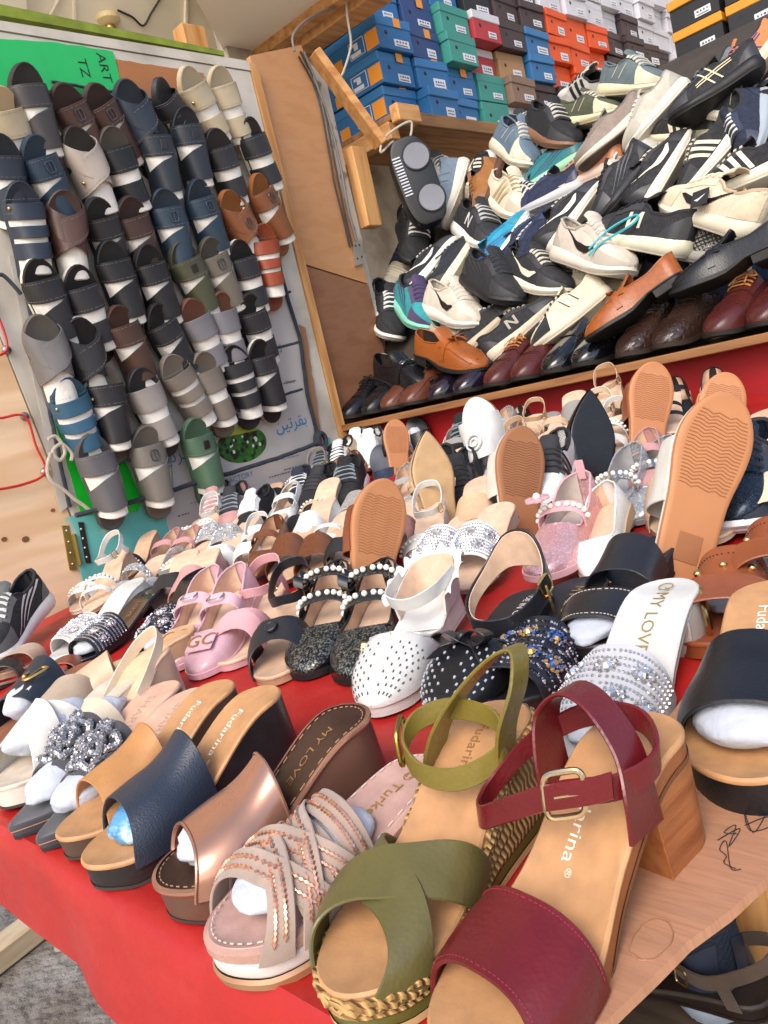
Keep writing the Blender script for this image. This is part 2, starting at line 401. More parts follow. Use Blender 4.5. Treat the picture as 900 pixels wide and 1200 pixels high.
def sneaker(label, mtx, col, sole='#e9e6dc', acc='#eeeeea', style='swoosh', lining='#26262a', out=None, group='trainers heaped on the sloping rack', side=1, lace=None, over=None, um=None, L=.285, chunky=1.22, acc2=None):
    t = thing('trainer', label, 'trainer', mtx, group)
    ol = OL(L, .051, .037, .04, rt=.24, side=side, bend=.006)
    mh = prof((0, .034*chunky), (.3, .030*chunky), (.6, .024*chunky), (1, .024)); zb = prof((0, .004), (.06, 0), (.7, 0), (.88, .006), (1, .019)); zt = lambda q: zb(q)*.9+mh(q)
    ms = mat(sole, .55, bump=('noise', 300, .15), var=.1, name='foam_sole')
    obj('midsole', sole_mb(ol, [(.004, add(zb, .004)), (-.001, add(zb, .008)), (-.004, lambda q: lerp(zb(q), zt(q), .55)), (-.001, add(zt, -.004)), (.002, zt)], True, False, n=16), ms, t)
    obj('outsole', sole_mb(ol, [(.009, zb), (.004, add(zb, .0015)), (.0022, add(zb, .0055))], False, True, n=16), rubber(out or sole), t)
    Hh = prof((0, .078), (.2, .074), (.4, .083), (.52, .082), (.66, .064), (.8, .05), (.92, .042), (1, .032))
    cut = prof((0, .064), (.06, .063), (.2, .05), (.33, .052), (.42, .07), (.5, .072), (.64, .062), (.7, .0645), (.74, .2), (1, .3))
    u = UP(ol, lambda q: zt(q)-.002, Hh, cut, .5, .85, -.001)
    cm = um or knit(col)
    obj('upper', u.mesh(), cm, t)
    lm = cloth(lining); obj('lining', u.mesh(-.004, 16, 5, .01, .7), lm, t)
    i = [sole_mb(ol, [(.004, zt), (.005, add(zt, .004))], True, False, n=10)]; obj('insole', i[0], lm, t)
    obj('collar', MB().tube(u.topline(.004, .44, 9, -.0015), .0042, 5), lm if style != 'skate' else cm, t)
    tg = UP(ol, u.z0, lambda q: u.Hh(q)+.004+.016*sm(.5, .36, q), const(1), .5, .85, -.004)
    rows = [[tg.p(tt, th if th < PI/2 else PI-th, 1 if th < PI/2 else -1) for th in [lerp(1.02, PI-1.02, j/6) for j in range(7)]] for tt in [lerp(.36, .73, k/7) for k in range(8)]]
    mb = MB(); mb.shell(lambda a, b: V(rows[int(round(a*7))][int(round(b*6))]), 7, 6, .003); obj('tongue', mb, cm if not over else cloth(over), t)
    mb = MB()
    for k in range(5):
        tt = .45+.055*k; mb.tube(u.arc(tt, .86, .004, 6, .012), .0022, 4); mb.tube(u.arc(tt+.02, .86, .004, 6, -.025), .002, 4)
    obj('laces', mb, cloth(lace or acc), t)
    am = smooth_leather(acc)
    if style != 'skate':
        if over: om = suede(over)
        else:
            cl = C(col); kk = 1.45 if sum(cl) < .25 else .78; om = mat(tuple(min(1, v*kk+(.006 if kk > 1 else 0)) for v in cl), .5, bump=('noise', 300, .2), name='overlay_leather')
        for sd in (1, -1):
            obj('toe_guard', u.decal(lambda q: (lerp(.74, .992, q), .0), lambda q: (lerp(.71, .992, q), lerp(.62, .42, q)), sd, 8, .0015), om, t)
            obj('heel_counter', u.decal(lambda q: (lerp(.004, .22, q), .02), lambda q: (lerp(.004, .15, q), lerp(.66, .3, q)), sd, 6, .0015), om, t)
            obj('eyestay', u.decal(lambda q: (lerp(.44, .7, q), .68), lambda q: (lerp(.44, .72, q), lerp(.93, .985, q)), sd, 8, .0015), om, t)
    if style == 'swoosh':
        [obj('side_mark', u.decal(SW[0], SW[1], sd, 14, .0024), am, t) for sd in (1, -1)]
    elif style == 'stripes':
        mb = MB()
        for sd in (1, -1):
            for k in range(3):
                a = .36+.085*k; u.decal(lambda q, a=a: (lerp(a, a+.10, q), lerp(.04, .8, q)), lambda q, a=a: (lerp(a+.045, a+.145, q), lerp(.04, .8, q)), sd, 7, .0022, mb)
        obj('side_stripes', mb, am, t)
    elif style == 'cross':
        mb = MB()
        for sd in (1, -1):
            for k in range(2):
                a = .36+.085*k; u.decal(lambda q, a=a: (lerp(a, a+.12, q), lerp(.03, .86, q)), lambda q, a=a: (lerp(a+.017, a+.137, q), lerp(.03, .86, q)), sd, 8, .0022, mb)
            for d in (0, .11): u.decal(lambda q, d=d: (lerp(.24, .62, q), lerp(.52-d, .4-d, q)), lambda q, d=d: (lerp(.24, .62, q), lerp(.57-d, .45-d, q)), sd, 8, .0026, mb)
        obj('side_mark', mb, am, t)
    elif style in ('letter', 'runner'):
        mb = MB()
        for sd in (1, -1):
            if style == 'letter':
                for a, b, c0, c1 in ((.40, .43, .2, .62), (.51, .54, .2, .62), (.43, .51, .6, .2)):
                    if a == .43: u.decal(lambda q: (lerp(.43, .51, q), lerp(.5, .2, q)), lambda q: (lerp(.43, .51, q), lerp(.62, .32, q)), sd, 4, .0022, mb)
                    else: u.decal(lambda q, a=a: (a, lerp(.2, .62, q)), lambda q, b=b: (b, lerp(.2, .62, q)), sd, 4, .0022, mb)
            else:
                for k in range(3): u.decal(lambda q, k=k: (lerp(.1+.1*k, .5+.1*k, q), lerp(.62, .08, q)), lambda q, k=k: (lerp(.12+.1*k, .5+.1*k, q), lerp(.68, .1, q)), sd, 8, .0016, mb)
        obj('side_mark', mb, am, t)
    elif style == 'skate':
        mb = MB()
        for sd in (1, -1):
            u.decal(lambda q: (lerp(.72, .99, q), .02), lambda q: (lerp(.66, .99, q), lerp(.92, .5, q)), sd, 8, .0016, mb)
            for k in range(2): u.decal(lambda q, k=k: (lerp(.3+.12*k, .36+.12*k, q), lerp(.2, .72, q)), lambda q, k=k: (lerp(.31+.12*k, .37+.12*k, q), lerp(.2, .72, q)), sd, 4, .0022, mb)
        obj('overlay', mb, suede(acc2 or acc), t)
    return t
def formal(label, mtx, m, style='lace', sole='#1a1716', L=.285, side=1, lace='#222', lining='#3a302a', heel=.022, pointed=False, group='dress shoes lined up on the plank', orn=None):
    t = thing('dress_shoe', label, 'dress shoe', mtx, group)
    ol = OL(L, .047, .035, .036, rt=.3 if pointed else .24, pw=1.7 if pointed else 2, side=side)
    zf = prof((0, heel+.006), (.3, heel+.004), (.55, .012), (.8, .012), (1, .02)); zb = prof((0, heel), (.3, heel-.001), (.5, .003), (.62, 0), (.85, .002), (1, .011))
    obj('sole', sole_mb(ol, [(-.0005, zb), (-.003, add(zb, .002)), (-.003, zf), (.001, add(zf, .001))], True, True, n=18), rubber(sole), t)
    obj('heel', sole_mb(ol, [(.003, const(0)), (.001, const(.002)), (.0, add(zb, .0005))], True, True, n=14, t0=0, t1=.29), rubber(sole), t)
    Hh = prof((0, .066), (.3, .07), (.46, .078), (.6, .066), (.75, .05), (.9, .037), (1, .026))
    if style == 'lace': cut = prof((0, .062), (.1, .058), (.24, .046), (.36, .056), (.46, .073), (.5, .2), (1, .3))
    else: cut = prof((0, .062), (.1, .055), (.28, .042), (.42, .05), (.5, .065), (.56, .2), (1, .3))
    u = UP(ol, zf, Hh, cut, .55, .85, .0)
    obj('upper', u.mesh(nt=30, nk=9), m, t)
    lm = smooth_leather(lining); obj('lining', u.mesh(-.003, 16, 5, .01, .6), lm, t)
    obj('insole', sole_mb(ol, [(.004, zf), (.005, add(zf, .004))], True, False, n=10), lm, t)
    obj('topline', MB().tube(u.topline(.004, .46, 12, 0), .0022, 5), m, t)
    if style == 'lace':
        rows = [[u.p(tt, th if th < PI/2 else PI-th, 1 if th < PI/2 else -1, .003) for th in [lerp(.78, PI-.78, j/8) for j in range(9)]] for tt in [lerp(.41, .6, k/6) for k in range(7)]]
        obj('facing', MB().shell(lambda a, b: V(rows[int(round(a*6))][int(round(b*8))]), 6, 8, .002), m, t)
        mb = MB()
        for k in range(4): mb.tube(u.arc(.43+.042*k, .9, .006, 6), .0019, 4)
        c = u.p(.43, PI/2, 1, .008)
        for sd in (1, -1):
            mb.tube(crom([c, c+V((sd*.018, .006, .006)), c+V((sd*.032, .014, -.006)), c+V((sd*.016, .016, -.002)), c], 5), .0019, 4)
            mb.tube(crom([c, c+V((sd*.012, .016, 0)), c+V((sd*.02, .04, -.012))], 5), .0019, 4)
        obj('laces', mb, cloth(lace), t)
        mb = MB(); mb.tube(u.arc(.72, .05, .0006, 18), .0011, 4); mb.tube(u.arc(.745, .05, .0006, 18), .0008, 4); obj('toe_seam', mb, m, t)
    else:
        P = [u.at(lerp(.5, .9, i/10), .62+.2*sin(i/10*PI), 1, .001) for i in range(10)]; P += [u.at(.93, .5+.0*i, 1, .001) for i in (0,)]+[u.at(.945, .99, 1, .001)]
        P += [V((2*ol.c(q.y/ol.L)-q.x, q.y, q.z)) for q in reversed(P[:-1])]
        obj('apron_seam', MB().tube(P, .0016, 5), m, t)
        rows = [[u.p(tt, th if th < PI/2 else PI-th, 1 if th < PI/2 else -1, .003) for th in [lerp(.2, PI-.2, j/12) for j in range(13)]] for tt in (.555, .585, .615)]
        obj('saddle_strap', MB().shell(lambda a, b: V(rows[int(round(a*2))][int(round(b*12))]), 2, 12, .0025), m, t)
        rows = [[u.p(tt, th if th < PI/2 else PI-th, 1 if th < PI/2 else -1, -.001)+V((0, 0, .016*sm(.5, .36, tt))) for th in [lerp(.95, PI-.95, j/6) for j in range(7)]] for tt in [lerp(.40, .6, k/5) for k in range(6)]]
        obj('tongue', MB().shell(lambda a, b: V(rows[int(round(a*5))][int(round(b*6))]), 5, 6, .003), m, t)
        if orn == 'bow':
            c = u.p(.6, PI/2, 1, .007); mb = MB()
            for sd in (1, -1):
                mb.ribbon(crom([c, c+V((sd*.014, .004, .006)), c+V((sd*.026, .006, .001)), c+V((sd*.014, .006, -.002)), c+V((0, .002, .001))], 5), (0, 1, .3), .012, .0012)
                mb.ribbon(crom([c, c+V((sd*.01, .012, .002)), c+V((sd*.016, .03, -.006))], 5), (.8, .5*sd, .2), .008, .0012)
            mb.sphere(c, .005, 8, 6); obj('bow', mb, m, t)
        elif orn == 'bit':
            c = u.p(.585, PI/2, 1, .0075); mb = MB(); mb.tube([c+V((-.02, 0, -.002)), c, c+V((.02, 0, -.002))], .0018, 5)
            for sd in (1, -1): buckle(mb, c+V((sd*.02, 0, -.003)), (.9, 0, -.4*sd), (0, 1, 0), .012, .014, .0016)
            obj('metal_bit', mb, SILVER, t)
    return t
# ---------------------------------------------------------------- ground
bounce_gnd = mat('#cdbfa8', .95, col2='#b3a48c', pat=('noise', 2.2, .45, .62), bump=('noise', 34, 1.0, .02), var=.2, vs=14, name='sandy_bounce_ground')  # pale sand outside the view, chosen to bounce light up to the soffit
pave = mat('#8b8a89', .95, col2='#6b645e', pat=('noise', 2.2, .45, .62), bump=('noise', 34, 1.0, .02), var=.25, vs=14, name='rough_concrete')
mb = MB(); n = 40
g = [[V((lerp(-60, 60, i/n) if False else math.copysign(abs(i/n*2-1)**2.6*90, i/n*2-1)-2, math.copysign(abs(j/n*2-1)**2.6*90, j/n*2-1)+.5, 0)) for j in range(n+1)] for i in range(n+1)]
mb.loft(g, closed=False); struct(obj('ground', mb, bounce_gnd))
mb = MB(); mb.loft([[V((lerp(-3.4, -.9, i/30), lerp(-.35+.05*sin(i*.7), 1.6, j/20), .004)) for j in range(21)] for i in range(31)], closed=False); struct(obj('pavement', mb, pave))
rng = random.Random(5); mb = MB()
for i in range(420):
    r = rng.uniform(.003, .016); mb.sphere((rng.uniform(-3, -1.1), rng.uniform(-.6, 1.2), r*.4), r, 6, 4, (1, rng.uniform(.6, 1.2), .7))
struct(obj('gravel', mb, mat('#8d8880', .95, var=.35, vs=8, name='stone'), None, 30), 'stuff')
pine = wood('#d2a06a', '#b87f48', (2, 14, 14), 3); pine_v = wood('#d2a066', '#b67b42', (14, 14, 1.5), 3); pine_y = wood('#cf9c62', '#b0763f', (14, 1.5, 14), 3)
pale = wood('#c9b79a', '#ab9678', (2, 14, 14), 3)
o = obj('timber_batten', MB().box((0, 0, 0), (.9, .07, .05), .004), pale); o.matrix_world = M.Translation((-1.95, .55, .032)) @ M.Rotation(math.radians(104), 4, 'Z')
tag(o, 'pale timber batten lying on the rough ground beside the red skirt', 'timber')
# ---------------------------------------------------------------- display table
P0 = V((0, .25, .635)); NT = V((0, -.13, 1)).normalized()
def tz(y): return .635+.13*(y-.25)
def T(px, py, off=0): return hit(px, py, P0+NT*off, NT)
t = thing('display_table', 'long low display table sloping up to the back under the red cloth', 'table', M.Translation((-1.05, 1, 0)))
mb = MB(); y0, y1 = .262, 1.83
for dz0, dz1 in ((-.022, -.004),): mb.add([(x+1.05, y-1, tz(y)+d) for d in (dz0, dz1) for y in (y0, y1) for x in (-1.92, -.315)], [(0, 1, 3, 2), (4, 6, 7, 5), (0, 4, 5, 1), (2, 3, 7, 6), (0, 2, 6, 4), (1, 5, 7, 3)])
obj('tabletop', mb, pine, t, 0)
for x in (-1.86, -.98, -.36):
    for y in (.75, 1.76): obj('leg', MB().box((x+1.05, y-1, (tz(y)-.026)/2), (.05, .05, tz(y)-.026), .003), pine_v, t, 0)
obj('rail', MB().box((-.06, .42-1, tz(.42)-.051), (1.5, .025, .04), .002), pine, t, 0)
ls = thing('lower_shelf', 'dark low shelf under the table holding more shoes', 'shelf', M.Translation((-.5, .75, .3)))
obj('board', MB().box((0, 0, .02), (.9, .8, .02), .002), wood('#5a4a3c', '#43362b', (2, 14, 14), 3), ls, 0)
for sx in (-.4, .4):
    for sy in (-.35, .35): obj('leg', MB().box((sx, sy, -.145), (.04, .04, .309), 0), pine_v, ls, 0)
# red cloth: top and front skirt in one sheet
red = mat('#a8211e', .42, col2='#b03a33', pat=('noise', 13, .55, .9), bump=('noise', 14, .5, .01), var=.1, vs=9, spec=.4, name='red_plastic_cloth')
redd = mat('#a31219', .6, bump=('noise', 9, .3, .01), var=.1, vs=4, name='red_cloth')
mb = MB(); rows = []; nx = 90
pathy = [(1.84, None), (1.5, None), (1.1, None), (.8, None), (.6, None), (.45, None), (.32, None), (.262, None)]
skirt = [(.248, .004), (.2385, -.004), (.235, -.018), (.2335, -.04), (.234, -.06), (.233, -.08), (.234, -.098), (.235, -.112)]
for i in range(nx+1):
    x = lerp(-1.935, -.305, i/nx); r = []
    for y, _ in pathy: r.append(V((x, y, tz(y)+.001)))
    for k, (y, dz) in enumerate(skirt):
        a = k/(len(skirt)-1); q = NZ.noise(V((x*5, a*1.2, 3)))
        wv = .012*a*sin(x*9+.7)+.014*a*q+.004*a*sin(x*31)
        r.append(V((x, y-max(-.006, wv)*.8, tz(.25)+dz+a*.012*NZ.noise(V((x*3, 7, 1)))-(.02*a*sm(-.9, -.3, x)))))
    rows.append(r)
mb.loft(rows, closed=False)
tag(obj('tablecloth', mb, red, None, 50), 'bright red plastic cloth covering the table and hanging as a front skirt', 'tablecloth')
mb = MB(); mb.add([(-.585, .224, .655-.012), (-.58, .2236, .64-.05), (-.573, .224, .645-.052), (-.5775, .2245, .652-.02)], [(0, 1, 2, 3)])
# plywood offcut at the right end, ragged edge
ply = mat('#ac7d60', .62, col2='#a07052', pat=('noise', 9, .45, .75), stretch=(4, 40, 4), bump=('noise', 60, .25), var=.1, vs=1.5, name='plywood')
rng = random.Random(3); mb = MB(); L_ = []; R_ = []
for i in range(41):
    y = lerp(.19, 1.7, (i/40)**1.5); rag = .004*NZ.noise(V((y*40, 0, 0)))+.006*NZ.noise(V((y*12, 4, 0)))
    xr = prof((.19, -.285), (.25, -.262), (.32, -.243), (.37, -.226), (.45, -.205), (.6, -.19), (.98, -.185), (1.7, -.185))(y)+rag; L_.append((-.335+.004*NZ.noise(V((y*14, 9, 0))), y)); R_.append((xr, y))
pts = L_+R_[::-1]; zz = lambda y, o: tz(y)+.006+o
k = len(pts); vs = [(x, y, zz(y, 0)) for x, y in pts]+[(x, y, zz(y, .006)) for x, y in pts]
mb = MB(); n = len(L_)
mb.loft([[V((L_[i][0], L_[i][1], zz(L_[i][1], 0))), V((R_[i][0], R_[i][1], zz(R_[i][1], 0))), V((R_[i][0]-.001, R_[i][1], zz(R_[i][1], .006))), V((L_[i][0], L_[i][1], zz(L_[i][1], .006)))] for i in range(n)], True, True)
po = tag(obj('plywood_offcut', mb, ply, None, 30), 'bare plywood offcut with a ragged edge at the right end of the table', 'plywood')
rng = random.Random(8); mb = MB()
for k in range(5):
    c = V((-.235+.018*rng.random(), .452+.028*k*.6, 0)); pp = []
    for i in range(7): q = c+V((rng.uniform(-.012, .012), rng.uniform(-.012, .012), 0)); q.z = zz(q.y, .0068); pp.append(q)
    mb.tube(crom(pp, 5), .00035, 3)
obj('pen_scribble', mb, INK, po, 0)
stn = mat('#9a6d4b', .7, var=.3, vs=60, name='stain'); mb = MB(); P = []
for i in range(30):
    a = 2*PI*i/30; r = 1+.2*NZ.noise(V((cos(a)*2, sin(a)*2, 5))); y = .372+.016*sin(a)*r; P.append(V((-.2465+.011*cos(a)*r+.0*y, y, zz(y, .0062))))
mb.tube(P, .0005, 4, True); obj('stain', mb, stn, po, 0)
# ---------------------------------------------------------------- wall board with slippers (an opened door, plane x = BX)
BX = -1.95
def B(px, py, off=0): return hit(px, py, (BX+off, 0, 0), V((1, 0, 0)))
def prism(mb, yz, x0, x1, rag=0, seed=0):
    if rag:
        o = []
        for i in range(len(yz)):
            a, b = V(yz[i]), V(yz[(i+1) % len(yz)]); n = max(1, int((b-a).length/.02))
            for j in range(n):
                p = a.lerp(b, j/n); o.append((p.x+rag*NZ.noise(V((p.x*50, p.y*50, seed))), p.y+rag*NZ.noise(V((p.x*50, p.y*50, seed+9)))))
        yz = o
    n = len(yz); mb.add([(x0, y, z) for y, z in yz]+[(x1, y, z) for y, z in yz], [tuple(range(n-1, -1, -1)), tuple(range(n, 2*n))]+[(i, (i+1) % n, n+(i+1) % n, n+i) for i in range(n)]); return mb
def pxp(*q): return [tuple(B(*p).yz) for p in q]
DB = thing('display_board', 'whitewashed door panel patched with cardboard and hung with slippers', 'display board')
white = mat('#c9c2b6', .8, col2='#a99f8f', pat=('noise', 5, .5, .7), bump=('noise', 60, .3), var=.1, vs=6, name='whitewashed_wood')
obj('panel', prism(MB(), [(.862, .74), (1.762, .74), (1.748, 2.075), (.72, 2.075)], BX-.022, BX-.002), white, DB, 0)
obj('side_strip', prism(MB(), [(1.765, .72), (1.796, .72), (1.778, 2.10), (1.751, 2.10)], BX-.022, BX+.004), pine_v, DB, 0)
obj('top_rail', prism(MB(), [(.6, 2.078), (1.75, 2.078), (1.75, 2.106), (.6, 2.098)], BX-.02, BX+.001), white, DB, 0)
moss = mat('#7d8c2e', .9, bump=('noise', 120, .6), var=.2, vs=20, name='green_felt')
obj('felt_edge', prism(MB(), [(.6, 2.115), (1.66, 2.108), (1.66, 2.122), (.6, 2.15)], BX-.02, BX+.003), moss, DB, 0)
card = lambda c, v=.06: mat(c, .85, bump=('noise', 20, .25, .004), var=v, vs=8, name='cardboard')
obj('green_card', prism(MB(), pxp((0, 46), (60, 50), (131, 60), (142, 100), (118, 112), (-20, 100), (-20, 45)), BX, BX+.003, .003, 1), card('#27b563'), DB, 0)
obj('brown_card', prism(MB(), pxp((135, 70), (238, 86), (242, 130), (147, 118)), BX, BX+.003, .003, 2), card('#a86f45'), DB, 0)
obj('green_card', prism(MB(), pxp((55, 330), (85, 395), (165, 585), (160, 600), (95, 604), (60, 480)), BX, BX+.003, .002, 3), mat('#17c32f', .35, bump=('noise', 25, .5, .004), name='green_plastic'), DB, 0)
turq = mat('#5fb3ad', .75, col2='#b9b3a4', pat=('noise', 9, .6, .66), var=.08, name='turquoise_paint')
obj('turquoise_patch', prism(MB(), pxp((76, 606), (206, 586), (214, 640), (100, 690)), BX, BX+.0015, .003, 4), turq, DB, 0)
obj('turquoise_patch', prism(MB(), pxp((372, 528), (386, 512), (394, 552), (376, 552)), BX, BX+.0015, .002, 5), turq, DB, 0)
wc = card('#bdb8b4'); obj('white_card', prism(MB(), pxp((188, 330), (330, 300), (352, 390), (372, 512), (376, 560), (205, 650), (190, 590), (203, 580)), BX, BX+.004, .003, 6), wc, DB, 0)
obj('torn_edge', prism(MB(), pxp((349, 380), (357, 384), (376, 515), (380, 548), (371, 540), (366, 500)), BX+.001, BX+.005, .004, 8), card('#96704f'), DB, 0)
obj('plain_card', prism(MB(), pxp((10, 300), (40, 300), (66, 380), (100, 580), (70, 600)), BX, BX+.002, .003, 7), card('#b9b4ab'), DB, 0)
# printed oval with cows on a meadow, blue and black print
c = B(283, 521); mb = MB(); pts = [(c.y+.088*cos(2*PI*i/40), c.z+.052*sin(2*PI*i/40)) for i in range(40)]
prism(mb, pts, BX+.0042, BX+.0048); obj('meadow_print', mb, mat('#2f6b22', .5, col2='#14220f', pat=('noise', 34, .5, .58), var=.5, vs=50, name='meadow_print'), DB, 0)
mb = MB(); prism(mb, [(c.y+.088*cos(a), c.z+.052*sin(a)) for a in [PI*.2+PI*.6*i/14 for i in range(15)]], BX+.005, BX+.0054); obj('meadow_sky', mb, mat('#a9b43f', .5, name='printed_sky'), DB, 0)
rng = random.Random(4); mw = MB(); mk = MB()
for i in range(26):
    q = (c.y+rng.uniform(-.065, .06), c.z+rng.uniform(-.02, .026)); r = rng.uniform(.003, .0075)
    prism(mw if i % 3 == 0 else mk, [(q[0]+r*(1+.5*NZ.noise(V((i, k, 0))))*cos(2*PI*k/9), q[1]+r*1.2*(1+.5*NZ.noise(V((i, k, 3))))*sin(2*PI*k/9)) for k in range(9)], BX+.0056+.00005*i, BX+.0058+.00005*i)
obj('cow_print', mw, mat('#d8dad2', .5, name='print_white'), DB, 0); obj('cow_print', mk, INK, DB, 0)
blue = mat('#2b7fb8', .6, name='blue_print')
def wall_text(s, size, p, m, dirv=(1, 0), sx=1, off=.0052):
    d = V(dirv).normalized(); u = V((-d.y, d.x)); lettering(s, size, lambda x, y: V((BX+off, p.y+d.x*x*sx+u.x*y, p.z+d.y*x*sx+u.y*y)), m, DB)
wall_text('\ufee6\ufef4\ufe97\ufeae\ufed8\ufe91', .05, B(340, 496), blue, (1, .04))
wall_text('\ufee6\ufef4\ufe97\ufeae\ufed8\ufe91', .05, B(203, 535), blue, (1, .04))
wall_text('\ufee6\ufef4\ufe97', .04, B(321, 410), blue, (1, .04))
wall_text('ART', .036, B(121, 80), INK, (.04, -1), 1.1, .0036)
wall_text('TZ', .036, B(97, 80), INK, (.04, -1), 1.1, .0036)
wall_text('FACTORY', .022, B(280, 560), blue, (1, .05))
rng = random.Random(9)
for k, (px, py, ln) in enumerate([(338, 537, 26), (345, 548, 40), (330, 556, 46), (340, 563, 20), (262, 575, 22), (258, 586, 18), (232, 588, 24), (258, 596, 40), (338, 448, 16), (300, 487, 18), (214, 604, 16), (335, 450, 22)]):
    p = B(px, py); mb = MB(); y = p.y-ln*.0011
    while y < p.y+ln*.0011:
        l = rng.uniform(.004, .012); mb.add([(BX+.0051, y, p.z), (BX+.0051, y+l, p.z+.001), (BX+.0051, y+l*.8, p.z+.0035), (BX+.0051, y+l*.4, p.z+.002), (BX+.0051, y+.001, p.z+.005)], [(0, 1, 2, 3, 4)]); y += l+rng.uniform(.0015, .004)
    obj('small_print', mb, INK if k % 3 else blue, DB, 0, False)
# ropes
rope_m = mat('#3f4752', .8, bump=('wave', 260, .8, .002), var=.25, vs=60, name='rope')
def rope(pts, r=.005, off=.02, label='', m=None, seg=10, name='rope', cat='rope'):
    P = [V(p) if len(p) == 3 else B(p[0], p[1], off) for p in pts]; c = crom(P, seg)
    c = [p+V((0, .002*NZ.noise(p*30), .003*NZ.noise(p*22+V((4, 4, 4))))) for p in c]
    mb = MB().tube(c, r, 7)
    return tag(obj(name, mb, m or rope_m), label, cat, 'ropes holding the slippers to the board' if name == 'rope' else None)
rope([(88, 604), (150, 589), (230, 566), (300, 545), (372, 520)], .0065, .045, 'thick dark rope along the bottom of the board over the lowest slipper heels')
rope([(150, 540), (215, 505), (290, 478), (354, 456)], .0042, .05, 'dark rope across the board under the taupe and black slippers')
rope([(255, 430), (300, 415), (352, 400)], .0042, .05, 'short dark rope at the right, beside the black slippers with white lining')
rope([(280, 360), (310, 349), (340, 342)], .004, .05, 'short dark rope under the red brown slipper at the right edge')
rope([(-10, 330), (3, 322), (25, 345)], .005, .03, 'bit of dark rope at the left edge of the board')
rope([(272, 105), (292, 160), (318, 270), (336, 345), (352, 400), (360, 460), (374, 515)], .006, .012, 'dark rope running down the right edge of the board')
rope([(12, 240), (30, 340), (45, 415), (66, 520), (82, 595)], .005, .012, 'dark rope running down the left edge of the board')
rope([(60, 96), (110, 104), (150, 112), (250, 130)], .004, .012, 'dark rope along the top of the board under the green card')
mb = MB(); c = B(375, 516, .02)
for k in range(3): mb.tube([c+V((.006*k, .02*cos(a)*(1-.1*k), .028*sin(a)*(1-.1*k))) for a in [2*PI*i/18 for i in range(18)]], .006, 6, True)
tag(obj('rope_knot', mb, rope_m), 'coiled dark rope knot at the bottom right corner of the board', 'rope')
wcord = mat('#c9bfae', .8, bump=('wave', 300, .6, .002), var=.1, name='white_cord')
rope([(56, 515), (66, 512), (76, 528), (70, 540), (62, 528), (72, 520), (84, 530), (84, 540)], .0045, .03, 'knotted off white cord at the left edge of the board', wcord, 10, 'cord', 'cord')
rope([(60, 530), (56, 556), (75, 575), (104, 598)], .0045, .03, 'off white cord hanging from the knot down to the bottom rope', wcord, 10, 'cord', 'cord')
# ---------------------------------------------------------------- pale plywood panel left of the board
PP = thing('plywood_door', 'pale plywood panel with knots left of the slipper board', 'panel')
ply2 = mat('#e6c8a4', .6, col2='#d8b48a', pat=('rings', 1.2, .6, 1.0), stretch=(3, 1, 7), bump=('noise', 70, .15), var=.07, vs=5, name='pale_plywood')
obj('sheet', prism(MB(), [(-.25, .35), (.886, .35), (.856, .74), (.716, 2.1), (-.25, 2.1)], BX-.024, BX-.004), ply2, PP, 0)
kn = mat('#7b5232', .7, var=.3, name='wood_knot'); mb = MB()
for px, py, r in ((5, 632, .007), (30, 632, .009), (62, 598, .006), (16, 690, .008), (38, 690, .006)):
    q = B(px, py, -.003); mb.add([q+V((.0003, r*cos(2*PI*i/12), r*.8*sin(2*PI*i/12))) for i in range(12)], [tuple(range(12))])
obj('knot', mb, kn, PP, 0, False)
for px, py in ((8, 410), (29, 488), (53, 553)):
    obj('screw', MB().sphere(B(px, py, .001), .011, 10, 6, (.7, 1, 1)), metal('#8d8f92', .35), PP)
rc = mat('#b3201c', .5, name='red_cord_plastic')
tag(obj('cord', MB().tube(crom([B(-30, 300, .008), B(-8, 355, .008), B(8, 410, .012), B(-30, 418, .01)], 8), .0032, 6), rc), 'thin red cord looped round the topmost screw on the pale plywood', 'cord', 'red cords on the plywood')
tag(obj('cord', MB().tube(crom([B(-30, 492, .008), B(0, 490, .008), B(29, 488, .012), B(42, 522, .009), B(53, 553, .012), B(26, 568, .008), B(-30, 578, .008)], 8), .0032, 6), rc), 'thin red cord strung between the two lower screws on the pale plywood', 'cord', 'red cords on the plywood')
HG = thing('hinge', 'brass coloured strip hinge joining the pale plywood to the slipper board', 'hinge')
br = metal('#9c8a4a', .4)
obj('leaf', prism(MB(), pxp((73, 616), (81, 616), (90, 668), (82, 668)), BX-.003, BX+.002), br, HG, 0)
obj('leaf', prism(MB(), pxp((91, 612), (97, 612), (106, 660), (100, 660)), BX+.002, BX+.005), metal('#4b4038', .5), HG, 0)
obj('pin', MB().tube([B(86, 626, .006), B(94, 662, .006)], .006, 8), br, HG)
mb = MB()
for i in range(4): mb.sphere(B(78+2.3*i, 622+13*i, .003), .0035, 6, 4); mb.sphere(B(95+2.2*i, 620+11*i, .006), .0035, 6, 4)
obj('screws', mb, SILVER, HG)
